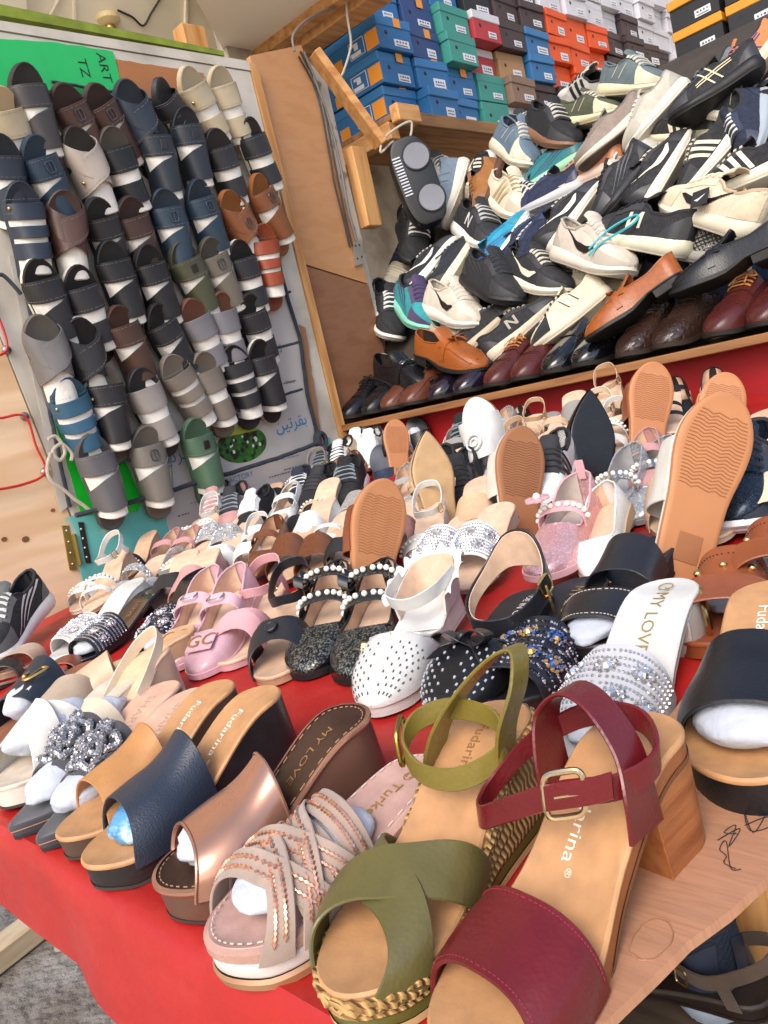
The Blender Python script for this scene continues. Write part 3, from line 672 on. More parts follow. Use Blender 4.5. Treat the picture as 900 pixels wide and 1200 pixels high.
# ---------------------------------------------------------------- jamb: brown hardboard strip, post, studs, brace
hb = mat('#bd8a5e', .6, col2='#b58255', pat=('noise', 3, .45, .6), stretch=(3, 3, 10), bump=('noise', 40, .2), var=.08, vs=3, name='hardboard')
hb2 = mat('#8d6145', .6, col2='#84573c', pat=('noise', 3, .45, .6), stretch=(3, 3, 10), bump=('noise', 40, .2), var=.1, vs=3, name='dark_hardboard')
HB = thing('hardboard_panel', 'brown hardboard jamb panel between the slipper board and the trainers', 'panel')
obj('upper_sheet', prism(MB(), [(1.794, 1.50), (2.07, 1.42), (2.01, 2.20), (1.779, 2.135)], BX-.04, BX-.02), hb, HB, 0)
obj('lower_sheet', prism(MB(), [(1.808, .72), (2.085, .72), (2.072, 1.415), (1.794, 1.495)], BX-.042, BX-.022), hb2, HB, 0)
PO = thing('post', 'chipped white painted post behind the hardboard panel', 'post')
wp = mat('#c4bcae', .75, col2='#8f8270', pat=('noise', 14, .58, .64), bump=('noise', 50, .4), var=.1, name='chipped_paint')
obj('upright', MB().box((-2.03, 2.09, 1.08), (.05, .075, 2.16), .003), wp, PO, 0)
obj('hinge_plate', prism(MB(), [tuple(hit(*p, (-1.965, 0, 0), V((1, 0, 0))).yz) for p in ((413, 284), (424, 282), (428, 308), (416, 312))], -1.968, -1.963), metal('#cfcac0', .45), PO, 0)
mb = MB()
for p in ((417, 288), (421, 287), (419, 303), (424, 301)): mb.sphere(hit(*p, (-1.962, 0, 0), V((1, 0, 0))), .004, 6, 4)
obj('screws', mb, metal('#5a5148', .5), PO)
ST = thing('pine_stud', 'short raw pine stud under the box shelf beside the speaker', 'timber')
obj('block', MB().box((-1.985, 2.165, 1.75), (.045, .07, .27), .003), pine_v, ST, 0)
iw = mat('#b3aa9c', .8, col2='#8d8273', pat=('noise', 6, .5, .65), bump=('noise', 40, .3), var=.1, vs=4, name='inner_wall_paint')
w_ = obj('inner_wall', MB().box((-2.35, 3.7, 1.6), (.05, 3.4, 3.2)), iw, None, 0); tag(w_, 'grimy off white inner side wall behind the stacked shoe boxes', 'wall')
w_ = obj('front_wall', MB().box((-2.2, 2.15, .85), (.28, .045, 1.7)), iw, None, 0); tag(w_, 'grimy white boarding beside the post under the box shelf', 'wall')
w_ = obj('back_wall', MB().box((-.9, 5.35, 1.9), (3.0, .06, 3.8)), iw, None, 0); tag(w_, 'dim back wall of the stall behind all the shoe boxes', 'wall')
# box shelf on the left
SH = thing('box_shelf', 'raw plank shelf carrying the stacks of shoe boxes', 'shelf')
obj('plank', MB().box((-2.115, 3.78, 1.985), (.41, 2.9, .022), .002), wood('#a8794d', '#7c5534', (14, 1.5, 14), 3), SH, 0)
obj('front_beam', MB().box((-2.12, 2.345, 1.942), (.36, .05, .06), .003), pine, SH, 0)
obj('edge_strip', MB().box((-1.9, 3.78, 1.972), (.018, 2.9, .045), .002), wood('#8f6740', '#6b4a2d', (14, 1.5, 14), 3), SH, 0)
BRC = thing('diagonal_brace', 'raw pine brace running diagonally across the blue boxes', 'timber')
a = hit(368, 62, (-1.94, 0, 0), V((1, 0, 0))); b = hit(447, 170, (-1.88, 0, 0), V((1, 0, 0)))
d = b-a; q = d.to_track_quat('Y', 'X').to_matrix()
obj('bar', MB().box((a+b)/2, (.028, d.length, .062), .003, q), pine_y, BRC, 0)
SE = thing('shelf_end_block', 'short pine block at the corner of the box shelf where the speaker hangs', 'timber')
obj('block', MB().box((-1.865, 2.33, 1.965), (.04, .12, .06), .004), pine_y, SE, 0)
# cables
cab = mat('#24211f', .5, name='cable'); cabg = mat('#6d6a66', .5, name='grey_cable')
def cable(pts, r, m, label, x=-1.963, seg=8, group=None):
    P = [p if isinstance(p, V) else hit(p[0], p[1], (x, 0, 0), V((1, 0, 0))) for p in pts]; return tag(obj('cable', MB().tube(crom(P, seg), r, 6), m), label, 'cable', group)
cable([(350, 66), (372, 110), (386, 180), (392, 215), (402, 255), (410, 290)], .003, cab, 'black cable running down the edge of the hardboard to the hinge plate')
cable([(352, 60), (376, 112), (390, 178), (397, 215), (404, 250), (413, 288)], .003, cab, 'second black cable close beside the first, touching the white post')
cable([(356, 60), (382, 130), (398, 190), (408, 245), (418, 282)], .0045, cabg, 'grey cable running down the white post')
cable([(345, 60), (344, 40), (365, 20), (400, 5), (430, -10)], .004, cabg, 'grey cable looping up along the pine roof beam', -1.93)
cable([(405, -8), (407, 20), (411, 45), (410, 60), (402, 85), (396, 92)], .004, wcord, 'off white cord hanging down in front of the blue boxes', -1.9)
# speaker
sp = thing('speaker', 'black portable speaker with two grey cones hanging from white cord', 'speaker')
c = V((-1.83, 2.27, 1.715)); q = fr(c, c+V((.12, .1, -1)), V((.72, -.66, 0)))
sp.matrix_world = q
blk = mat('#17181b', .38, bump=('noise', 300, .15), name='black_plastic')
ol = OL(.30, .062, .062, .062, rt=.2, bend=0, tw=1)
yo = -.15
mb = MB()
def rr(z, ins):
    P = []
    for i in range(40):
        a = 2*PI*i/40; k = lambda v: math.copysign(abs(v)**.6, v); P.append(V((k(cos(a))*(.07-ins), k(sin(a))*(.15-ins), z)))
    return P
mb.loft([rr(-.045, .01), rr(-.04, .002), rr(.03, 0), rr(.04, .004), rr(.042, .012)], True, True); obj('cabinet', mb, blk, sp)
gc = mat('#7f828a', .7, bump=('voronoi', 500, .6), name='speaker_cloth')
for y in (-.075, .07):
    obj('cone', MB().loft([[V((-.022+r*cos(2*PI*i/28), y+r*sin(2*PI*i/28), z)) for i in range(28)] for r, z in ((.046, .0425), (.043, .0465), (.02, .0455))], False, True), gc, sp)
    obj('cone_ring', MB().tube([V((-.022+.047*cos(2*PI*i/28), y+.047*sin(2*PI*i/28), .044)) for i in range(28)], .003, 6, True), blk, sp)
mb = MB()
for k in range(13): mb.box((.046, -.09+k*.0105, .0435), (.028, .005, .004), .0008)
obj('grille', mb, mat('#c6ccd6', .5, name='grille_white'), sp, 0)
a = c+V((-.01, -.01, .15)); e = hit(452, 160, (-1.86, 0, 0), V((1, 0, 0)))
cable([a+V((.02, 0, -.02)), a+V((.03, .02, .05)), e, e+V((-.01, -.03, -.05)), a+V((-.02, -.03, .0)), a+V((-.03, -.05, -.05))], .004, wcord, 'white cord tied in a knot holding up the black speaker', seg=10)
# ---------------------------------------------------------------- roof
RO = thing('roof_soffit', 'cream boarded roof soffit above the slipper board', 'roof')
crm = mat('#f0e2c4', .7, col2='#c3b090', pat=('noise', 2, .5, .7), bump=('noise', 30, .15), var=.06, vs=2, name='cream_paint')
RM = M.Rotation(math.radians(-62), 3, 'Y'); RC = V((-2.75, 1.3, 2.75)); fl = lambda x, y, z: RC+RM @ V((x, y, z))  # soffit tipped steeply towards the open side so it catches more sky light
def FH(px, py, off=.0): return hit(px, py, RC+RM @ V((0, 0, -.011-off)), RM @ V((0, 0, 1)))
obj('sheet', MB().box(RC, (2.4, 3.6, .02), 0, RM), crm, RO, 0)
for y in (-.6, -.12, .42, .9): obj('rib', MB().box(fl(0, y, -.016), (2.3, .014, .012), .002, RM), crm, RO, 0)
obj('beam', MB().box(fl(0, .18, -.03), (2.3, .1, .04), .004, RM), crm, RO, 0)
FP = thing('roof_panel', 'smooth cream roof panel edged by a raw pine beam', 'roof')
def Z(px, py, z): return hit(px, py, (0, 0, z), V((0, 0, 1)))
zc = 2.36
pp = [Z(*q, zc) for q in ((268, 70), (214, -30), (420, -30), (372, 6), (277, 74))]
mb = MB(); n = len(pp); mb.add([p for p in pp]+[p+V((0, 0, .02)) for p in pp], [tuple(range(n)), tuple(range(2*n-1, n-1, -1))]+[(i, (i+1) % n, n+(i+1) % n, n+i) for i in range(n)])
obj('sheet', mb, mat('#f0e6d4', .65, bump=('noise', 30, .1), var=.05, vs=2, name='cream_board'), FP, 0)
def beam(parent, p, q, w, h, m, name='beam'):
    d = q-p; r = d.to_track_quat('Y', 'Z').to_matrix(); return obj(name, MB().box((p+q)/2, (w, d.length, h), .004, r), m, parent, 0)
beam(FP, Z(284, 74, zc), Z(440, -42, zc), .05, .07, pine_y)
RB = thing('roof_beam', 'thick raw pine roof beam above the diagonal brace', 'timber'); beam(RB, Z(325, 74, 2.34), Z(520, -66, 2.34), .1, .06, pine_y, 'bar')
tag(obj('bracket', MB().box(Z(225, 52, 2.3), (.06, .09, .1), .003), pine_v), 'small raw pine corner block beside the cream roof panel', 'timber')
BH = thing('bulb_holder', 'cream bulb holder with a bare bulb fixed to the soffit', 'light fitting'); c = FH(126, 20, 0)
cr2 = mat('#d9c08c', .5, name='cream_plastic')
obj('base', MB().loft([[c+V((r*cos(2*PI*i/20), r*sin(2*PI*i/20), z)) for i in range(20)] for r, z in ((.045, .003), (.045, -.015), (.03, -.03), (.022, -.034))], True, True), cr2, BH)
obj('socket', MB().loft([[c+V((r*cos(2*PI*i/16), r*sin(2*PI*i/16), z)) for i in range(16)] for r, z in ((.02, -.034), (.024, -.045), (.02, -.06), (.024, -.075), (.022, -.09))], True, True), metal('#b79a5e', .4), BH)
obj('bulb', MB().sphere(c+V((0, 0, -.125)), .03, 14, 10, (1, 1, 1.3)), mat('#e8e2d2', .15, name='frosted_glass', trans=.3), BH)
cable([FH(138, 12, .006), FH(155, 20, .006), FH(168, 30, .006), FH(178, 14, .006), FH(190, -5, .006)], .004, cab, 'dark cable curling beside the bulb holder on the soffit')
tag(obj('pipe', MB().tube([FH(50, 34, .008), FH(75, -12, .008)], .006, 8), crm), 'thin cream conduit pipe on the soffit left of the bulb', 'pipe')
# ---------------------------------------------------------------- rack for trainers, plank for dress shoes
RK = thing('shoe_rack', 'plank shelf and sloping rack board carrying the dress shoes and trainers', 'rack')
edge = wood('#8a5f3a', '#5e3f26', (1.5, 14, 14), 3)
obj('plank', MB().box((-1.22, 1.925, .962), (1.64, .27, .02), .002), edge, RK, 0)
obj('plank_edge', MB().box((-1.22, 1.783, .962), (1.64, .014, .02), .002), wood('#96683f', '#6f4a2b', (1.5, 14, 14), 3), RK, 0)
HN = V((0, -.75, .65)).normalized(); HP = V((0, 1.99, 1.05))
p = [V((x, HP.y+dy, HP.z+dy*.75/.65)) for x in (-2.02, -.36) for dy in (-.06, .68)]
mb = MB(); e = HN*-.02; mb.add([p[0], p[2], p[3], p[1]]+[p[0]+e, p[2]+e, p[3]+e, p[1]+e], [(0, 1, 2, 3), (7, 6, 5, 4), (0, 4, 5, 1), (1, 5, 6, 2), (2, 6, 7, 3), (3, 7, 4, 0)])
obj('sloping_board', mb, mat('#3a332d', .8, var=.2, name='dark_board'), RK, 0)
obj('riser', MB().box((-1.22, 1.86, .875), (1.64, .02, .15)), redd, RK, 0)
for x in (-1.98, -.45): obj('leg', MB().box((x, 1.92, .475), (.06, .06, .95)), pine_v, RK, 0)
# ---------------------------------------------------------------- shoe boxes
stk = mat('#d4d6dc', .6, var=.04, name='label_paper'); inkg = mat('#4a4d57', .7, name='grey_print')
BOXM = {}
def boxm(c): return mat(c, .5, bump=('noise', 30, .1), var=.09, vs=6, name='box_card')
def shoe_box(label, c, col, lid, orient=0, d=(.31, .186, .112), acc=None, detail=True, tilt=0, group='shoe boxes stacked in the stall', logo=False):
    """c = centre of the end face at the bottom; orient 0: end looks +X, 1: end looks -Y"""
    t = thing('shoe_box', label, 'shoe box', M.Translation(c) @ M.Rotation(tilt+(0 if orient == 0 else -PI/2), 4, 'Z'), group)
    L, W, H = d
    lh = .034
    obj('body', MB().box((-L/2, 0, (H-lh)/2), (L-.006, W-.006, H-lh), .0015), boxm(col), t, 0)
    rj = random.Random(label); obj('lid', MB().box((-L/2+rj.uniform(-.006, .006), rj.uniform(-.003, .003), H-lh/2-rj.uniform(0, .004)), (L, W, lh-.001), .0025, M.Rotation(rj.uniform(-.018, .018), 3, 'X')), boxm(lid), t, 0)
    if detail:
        lw = rj.uniform(.05, .09); obj('label', MB().box((-.0022, .03, .026), (.0008, lw, rj.uniform(.022, .034))), stk, t, 0)
        mb = MB()
        for k in range(4): mb.box((-.0015, .03+lw*(k-1.5)*.2, .03), (.0006, lw*rj.uniform(.06, .14), .006))
        mb.box((-.0015, .03, .019), (.0006, lw*.75, .003)); obj('print', mb, inkg, t, 0)
        obj('hole', MB().loft([[V((-.0026, -.045+r*cos(2*PI*i/10), .055+r*sin(2*PI*i/10))) for i in range(10)] for r in (.008, .001)], False, True), INK, t, 0)
    if acc:
        am = boxm(acc); obj('corner_patch', MB().box((.0002, .02, H-lh/2), (.0012, .035, lh-.003)), am, t, 0)
        if logo:
            obj('side_patch', MB().box((-.035, -W/2+.0022, .04), (.06, .0012, .058)), am, t, 0)
            obj('side_patch', MB().box((-.22, -W/2+.0022, .022), (.05, .0012, .04)), am, t, 0)
            mb = MB()
            for p, q in (((-.15, .015), (-.075, .015)), ((-.075, .015), (-.075, .07)), ((-.075, .07), (-.15, .07)), ((-.15, .07), (-.15, .015))):
                mb.tube([V((p[0], -W/2+.0022, p[1])), V((q[0], -W/2+.0022, q[1]))], .0013, 4)
            mb.box((-.12, -W/2+.002, .026), (.05, .001, .014)); mb.box((-.115, -W/2+.002, .05), (.02, .001, .022)); mb.box((-.128, -W/2+.002, .058), (.02, .001, .008)); obj('side_print', mb, stk, t, 0)
    return t
NAMES = dict(b='bright blue', n='navy blue', t='teal', r='red', k='tan kraft', d='dark brown', u='taupe', x='black', o='orange', w='pale grey white', s='sky blue', g='dark green')
CB = dict(b='#27659a', n='#2a4374', t='#38897f', r='#a83038', k='#a67f58', d='#3d2f33', u='#7d6557', x='#1c1d22', o='#d8501e', w='#c7c7cf', s='#3f8fc0', g='#1f5148')
LD = dict(r='w', x='w'); orda = ['bottom', 'second', 'third', 'fourth', 'fifth', 'sixth', 'seventh', 'eighth']
colm = ['bbbbbb', 'bbnnnb', 'bbttbn', 'ttrrxb', 'xukddd', 'bdbbdd', 'bdooow', 'odoooww', 'oooooww', 'oooddww', 'ddddddw', 'dddddww', 'dddddwww', 'wwwwwwww', 'wwwwwwww']
ordn = ['first', 'second', 'third', 'fourth', 'fifth', 'sixth', 'seventh', 'eighth', 'ninth', 'tenth', 'eleventh', 'twelfth', 'thirteenth', 'fourteenth', 'fifteenth', 'sixteenth', 'seventeenth', 'eighteenth', 'nineteenth', 'twentieth', 'twenty-first', 'twenty-second', 'twenty-third', 'twenty-fourth']
rng = random.Random(21); y = 2.34
for ci, s in enumerate(colm):
    for ri, ch in enumerate(s):
        acc = '#e0902f' if ch in 'bn' else None; lid = CB[LD.get(ch, ch)]
        if ch == 'b': lid = '#2d6fa3'
        shoe_box(f'{NAMES[ch]} shoe box, {orda[ri]} box up in the {ordn[ci]} stack from the pine brace', (-1.93+rng.uniform(-.035, .02), y+.096+rng.uniform(-.004, .004), 1.997+ri*.1125), CB[ch], lid, 0, acc=acc, tilt=rng.uniform(-.05, .05), logo=ci == 0, detail=ci < 12)
    y += .1935
# back shelf at the upper right
BS = thing('back_shelf', 'plank shelf with black and grey boxes at the upper right', 'shelf')
obj('plank', MB().box((-.55, 3.47, 2.0), (1.55, .34, .022), .002), wood('#a58157', '#7d5c3a', (1.5, 14, 14), 3), BS, 0)
obj('lower_plank', MB().box((-.55, 3.47, 1.62), (1.55, .34, .022), .002), wood('#a58157', '#7d5c3a', (1.5, 14, 14), 3), BS, 0)
for x in (-1.31, .2): obj('upright', MB().box((x, 3.6, 1.2), (.04, .05, 2.4)), pine_v, BS, 0)
for i, (ch, lc, h) in enumerate([('x', '#d59126', 2), ('x', '#d59126', 2), ('w', None, 2), ('x', '#2c2d33', 2), ('x', '#2c2d33', 1), ('w', None, 2)]):
    for k in range(h):
        shoe_box(f'{NAMES[ch]} shoe box{" with orange lid" if i < 2 else ""}, {orda[k]} in the {ordn[i]} upper right shelf stack', (-1.22+i*.2, 3.312, 2.012+k*.1125), CB[ch], lc or CB[ch], 1)
for i, (ch, h) in enumerate([('g', 2), ('s', 3), ('x', 2), ('w', 2), ('o', 1), ('w', 1)]):
    for k in range(h):
        shoe_box(f'{NAMES[ch]} shoe box, {orda[k]} of the {ordn[i]} pile under the upper right shelf', (-1.2+i*.205, 3.312, 1.632+k*.1125), CB[ch], '#6d74b0' if ch == 's' and k == 2 else CB[ch], 1)
# ---------------------------------------------------------------- slippers on the board
ORD = ordn
def slipper(desc, where, mtx, style, col, ins, edge, seed, dec=None, side=1, pad=True, wh='#e2ded6'):
    t = thing('slipper', f'{desc}, {where}', 'slipper', mtx, 'slippers hung on the board')
    L = .27; ol = OL(L, .05, .038, .042, rt=.26, side=side, bend=.004)
    zf = prof((0, .024), (.4, .022), (.75, .02), (1, .026)); zb = prof((0, .002), (.1, 0), (.8, 0), (1, .006))
    em = rubber(edge); im = leather(ins, .5)
    obj('sole', sole_mb(ol, [(.002, zb), (0, add(zb, .002)), (0, add(zf, -.006))], False, True, n=16), em, t)
    obj('footbed', sole_mb(ol, [(0, add(zf, -.006)), (0, add(zf, -.002)), (.003, zf)], True, False, .004, n=16), im, t)
    m = leather(col, .4, .3)
    S = lambda A, Bq, H, cv=(0, 0), name='strap': band(t, strap_fn(ol, zf, A, Bq, H, cv, .012, .002), m, .0026, 16, 5, name)
    if style == 'H':
        f = strap_fn(ol, zf, (.61, .80), (.61, .80), (.041, .03), (.0, .01), .012, .002); band(t, f, m, .0026, 16, 4, 'toe_strap')
        S((.26, .44), (.28, .70), (.058, .044), (-.02, .0), 'instep_strap')
    elif style == 'X':
        S((.66, .88), (.34, .58), (.056, .036), (-.02, .02), 'cross_strap'); f = strap_fn(ol, zf, (.34, .58), (.66, .88), (.06, .04), (-.02, .02), .012, .0045); band(t, f, m, .0026, 16, 5, 'cross_strap')
    elif style == '3':
        for a, b, h in ((.30, .44, .06), (.49, .59, .05), (.65, .79, .04)): S((a, b), (a+.02, b+.02), (h, h-.008))
        f = strap_fn(ol, zf, (.69, .84), (.71, .86), (.036, .028), (0, 0), .012, .002)
    else:
        S((.27, .45), (.29, .47), (.058, .047), (-.02, .0)); f = strap_fn(ol, zf, (.57, .79), (.57, .79), (.044, .03), (0, .01), .012, .002); band(t, f, m, .0026, 16, 4, 'toe_strap')
    for a, b in ((.03, .97),): stitch(t, f, (.1, .9), mat('#8c8880', .7, name='thread'), 16, .0005)
    if dec == 'buckle':
        p = f(.5, .5); n = up_n(f, .5, .5); mb = MB(); buckle(mb, p+n*.003, (1, 0, 0), (0, 1, -.2), .022, .028, .0016); mb.tube([p+n*.003+V((0, -.012, .002)), p+n*.003+V((0, .012, -.002))], .0012, 4); obj('buckle', mb, metal('#6f6f74', .35), t)
    elif dec == 'badge':
        p = f(.5, .5); n = up_n(f, .5, .5); obj('badge', MB().box(p+n*.002, (.02, .026, .003), .0012), metal('#55565c', .4), t, 0)
    elif dec == 'stud':
        p = f(.2, .4); n = up_n(f, .2, .4); obj('stud', MB().sphere(p+n*.001, .005, 10, 6), GOLD, t)
    if pad:
        pf = strap_fn(ol, zf, (.19, .73), (.19, .73), (.055, .03), (-.015, .0), .012, -.001)
        o = band(None, pf, mat(wh, .95, bump=('noise', 50, .8, .004), var=.05, name='tissue_paper'), .008, 18, 8, 'tissue_padding'); o.matrix_world = mtx
        tag(o, f'white padding inside the slipper {where}', 'tissue paper', 'tissue padding in the board slippers')
    return t
BK, DG, NV, BR, RB2, TN, GY, TP, OL_, CRm, BL, GN = '#27272b', '#3f3b3c', '#27303e', '#4a322b', '#7d3a20', '#9a5a2b', '#6a6768', '#736a61', '#474936', '#b3a58a', '#2f5872', '#4a6650'
SL = [
 [(-8, 100, 12, 160, 'cream', CRm, '2', '#c9b08c', 'e'), (21, 74, 47, 165, 'charcoal', DG, 'H', '#2c2826', 0), (64, 94, 88, 156, 'dark brown buckled', BR, 'H', '#3a2a26', 'buckle'), (99, 95, 124, 150, 'dark brown buckled', BR, 'H', '#3a2a26', 'buckle'), (140, 92, 163, 165, 'navy crossover', NV, 'X', '#2a313c', 0), (177, 94, 200, 142, 'black', '#25262c', 'H', '#232429', 0), (212, 80, 243, 150, 'cream', CRm, '2', '#b8a88c', 'stud'), (249, 77, 270, 150, 'cream', CRm, '2', '#b8a88c', 0)],
 [(-5, 155, 8, 225, 'navy', NV, 'H', '#222a35', 0), (31, 158, 60, 232, 'navy buckled', '#25384a', 'H', '#25384a', 'buckle'), (80, 148, 110, 230, 'pale grey crossover', '#a59a90', 'X', '#2c2926', 'stud'), (122, 147, 150, 232, 'black glossy', '#17181b', '2', '#4e463f', 0), (173, 137, 192, 225, 'navy buckled', '#262c36', 'H', '#22262d', 'badge'), (210, 125, 228, 212, 'navy buckled', '#262c36', 'H', '#1d1f23', 'badge'), (246, 150, 266, 220, 'black double strap', BK, '2', '#2a2625', 0), (284, 137, 306, 215, 'black double strap', BK, '2', '#26221f', 'e')],
 [(19, 212, 38, 305, 'navy with brass stud', '#2b3442', '3', '#2b3442', 'stud'), (70, 222, 84, 315, 'dark brown crossover', '#4d352d', 'X', '#46322b', 0), (107, 231, 125, 290, 'black', BK, 'H', '#1e2022', 0), (144, 229, 162, 290, 'dark brown', '#43302b', 'H', '#3b2b27', 0), (187, 220, 205, 300, 'dark blue buckled', '#27394a', 'H', '#243241', 'buckle'), (224, 210, 245, 285, 'dark blue buckled', '#27394a', 'H', '#243241', 'buckle'), (259, 222, 280, 285, 'tan brown strappy', '#7a4a2c', 'X', '#8d5526', 'buckle'), (294, 206, 322, 275, 'tan brown buckled', '#7a4a2c', 'H', '#8d5526', 'buckle')],
 [(36, 302, 62, 378, 'black with white sole edge', BK, 'H', '#1c1c1e', 'e'), (82, 311, 109, 384, 'black double strap with white sole edge', BK, '2', '#1c1c1e', 'e'), (122, 282, 147, 365, 'black quilted', '#1f2023', 'H', '#242426', 0), (164, 287, 190, 365, 'black quilted', '#1f2023', 'H', '#1c1c1e', 0), (205, 282, 232, 355, 'olive', OL_, 'H', '#41402f', 'badge'), (238, 278, 263, 347, 'taupe buckled', '#6c655b', 'H', '#4f4a42', 'buckle'), (273, 280, 290, 352, 'black double strap with white sole edge', BK, '2', '#17171a', 'e'), (303, 262, 317, 350, 'red brown strappy', '#8a3c1e', '3', '#8a3c1e', 0)],
 [(40, 367, 66, 462, 'grey crossover', '#6b6969', 'X', '#5c5752', 0), (85, 371, 107, 445, 'black crossover with white sole edge', BK, 'X', '#17171a', 'e'), (131, 358, 158, 432, 'dark brown', '#4a332b', 'H', '#4a2f26', 0), (173, 355, 200, 418, 'black', BK, 'H', '#1c1c1e', 0), (216, 349, 240, 416, 'grey with brown insole', '#77757a', '2', '#6d4433', 0), (251, 342, 267, 414, 'grey with brown insole', '#77757a', '2', '#6d4433', 0), (285, 344, 302, 405, 'black', BK, '2', '#1c1c1e', 0)],
 [(71, 442, 98, 515, 'blue three strap', BL, '3', '#25485d', 'stud'), (116, 427, 138, 529, 'black glossy with stud', '#222124', 'H', '#5b5650', 'stud'), (156, 429, 187, 520, 'pale grey wide strap', '#8d8783', '2', '#27272a', 0), (191, 414, 229, 494, 'taupe', TP, '3', '#7a7064', 0), (229, 411, 256, 504, 'taupe', TP, '2', '#71675b', 0), (267, 404, 293, 491, 'black three strap', '#232327', '3', '#1d1d20', 0), (296, 398, 318, 484, 'black with pale rim', BK, 'H', '#1c1817', 'e')],
 [(100, 507, 127, 613, 'dark grey', '#5b5a5d', 'H', '#4d4b4c', 0), (164, 498, 180, 598, 'taupe buckled', '#736d66', 'H', '#665f57', 'buckle'), (222, 489, 244, 582, 'sage green', GN, 'H', '#4a6650', 'badge')],
]
k = 0
for ri, row in enumerate(SL):
    for ci, (tx, ty, hx, hy, ds, col, st, ins, dec) in enumerate(row):
        a = B(hx, hy, .012); b = B(tx, ty, .062); d = (b-a).normalized(); L = max(.25, min(.285, (b-a).length))
        jr = random.Random(k*7+1); q = fr(b-d*L+V((0, jr.uniform(-.012, .012), 0)), b, (1, -.12+jr.uniform(-.14, .14), .12+jr.uniform(-.08, .08)), 0, L/.27)
        slipper(f'{ds} slipper', f'{ORD[ci]} from left in {ORD[ri]} board row', q, st, col, ins, '#d9d3c4' if dec == 'e' else ins, k, dec if dec != 'e' else None, -1 if k % 2 else 1); k += 1
# 'Turkey' on the heel of the lowest grey one
# ---------------------------------------------------------------- table: hero row
def place(toe, heel, zt, zh, L0, L=None):
    """matrix on the table from the pixels of the toe tip and the heel end of the footbed"""
    a = T(*toe, zt)-NT*zt; b = T(*heel, zh)-NT*zh; d = (a-b).normalized(); L = L or (a-b).length
    return fr(a-d*L, a, NT, 0, L/L0)
TANF = footbed('#b98a5e'); THREAD = mat('#d8cbbb', .7, name='thread'); FOAM = mat('#d8d3c6', .6, name='foam')
HG_ = 'sandals along the front edge of the table'
def wedge(label, mtx, strap_c, ins, side, hh=.085, pt=.03, L=.24, A=(.5, .84), Bq=(.5, .84), H=(.062, .04), cv=(-.05, -.03), strapm=None, txt=None, tc='#e8e0d2', spring=.004, wb=.046, cut=True, rimc=None, pw=2, wh=.033, edge_roll=True):
    t = thing('wedge_sandal', label, 'sandal', mtx, HG_)
    ol = OL(L, wb, wh, .035, rt=.24, pw=pw, side=1, bend=.004)
    zf = wedge_zf(hh, pt, .1, .64, spring); zb = (lambda q: .014*sm(.34, .42, q)*sm(.58, .5, q)+.006*sm(.86, 1, q)) if cut else (lambda q: .006*sm(.86, 1, q))
    s, i = platform(t, ol, zf, zb, ins, side, rubber('#3a3430') if side is not None else None, n=34, side_name='wedge')
    m = strapm or smooth_leather(strap_c)
    f = strap_fn(ol, zf, A, Bq, H, cv, .010, .0028, .8, .75); band(t, f, m, .0026, 34, 10)
    if txt: insole_text(t, txt, ol, zf, .0145, .068, mat(tc, .5, name='print'), .002)
    return t, ol, zf, f
# wine block-heel sandal -------------------------------------------------------
wine = smooth_leather('#63161c', .3); winei = suede('#6a1c30')
mtx = place((516, 1240), (724, 866), .028, .098, .245, .245)
t = thing('block_heel_sandal', 'wine red ankle strap sandal with a wooden block heel, nearest to the camera', 'sandal', mtx, HG_)
ol = OL(.245, .045, .033, .034, rt=.24, bend=.006, side=1)
zf = wedge_zf(.092, .028, .12, .66); zb = lambda q: max(0, zf(q)-lerp(.020, .028, sm(.5, .7, q))) if q < .66 else .004*sm(.88, 1, q)
wd = wood('#a5673c', '#8a4f2a', (30, 3, 30), 4, .45); sidem = smooth_leather('#8f5530', .45)
platform(t, ol, zf, zb, TANF, sidem, rubber('#6e4426'), n=40)
mb = MB(); rg = lambda ins, z, sc: [V((x*sc, y*(sc if sc > 1 else 1), z(tt))) for x, y, tt in ol.ring(20, .005, .27, ins)]
mb.loft([[V((x*.93+.0, y*.86+.006, 0)) for x, y, tt in ol.ring(20, .005, .27, .002)], [V((x*.935, y*.87+.006, .0025)) for x, y, tt in ol.ring(20, .005, .27, .001)], [V((x, y, zb(tt)+.001)) for x, y, tt in ol.ring(20, .005, .27, .001)]], True, True)
obj('block_heel', mb, wd, t)
f = strap_fn(ol, zf, (.63, .89), (.63, .89), (.03, .023), (-.005, -.05), .014, .003, .8, .5); band(t, f, wine, .0028, 36, 10, 'vamp_strap'); stitch(t, f, (.05, .95), mat('#8e2638', .6, name='thread'), 46)
insole_text(t, 'Fudarina\u00ae', ol, zf, .0135, .088, mat('#e6dccb', .5, name='print'), .006)
z0 = zf(.27)
arch = crom([(-.036, .082, z0-.016), (-.037, .08, z0+.012), (-.026, .068, z0+.034), (-.002, .058, z0+.055), (.022, .054, z0+.058), (.042, .058, z0+.042), (.042, .068, z0+.02), (.036, .078, z0-.014)], 7)
mb = MB().ribbon(arch, (-.1, 1, .22), lambda q: .026+.012*abs(2*q-1)**2, .0028); obj('quarter_strap', mb, wine, t)
R = [(-.03, .088, z0+.02), (0, .11, z0+.02), (.034, .124, z0+.008), (.064, .122, z0-.008), (.076, .1, z0-.008), (.06, .068, z0+.012), (.026, .042, z0+.028), (-.014, .038, z0+.03), (-.037, .06, z0+.022)]
pts = crom(R, 8, True); mb = MB().ribbon(pts, (-.05, -.2, 1), .0155, .003, True); obj('ankle_strap', mb, wine, t)
p = pts[7]; d = (pts[8]-pts[6]).normalized(); upv = V((-.05, -.2, 1)).normalized(); nn = d.cross(upv).normalized(); nn = nn if nn.y > 0 else -nn
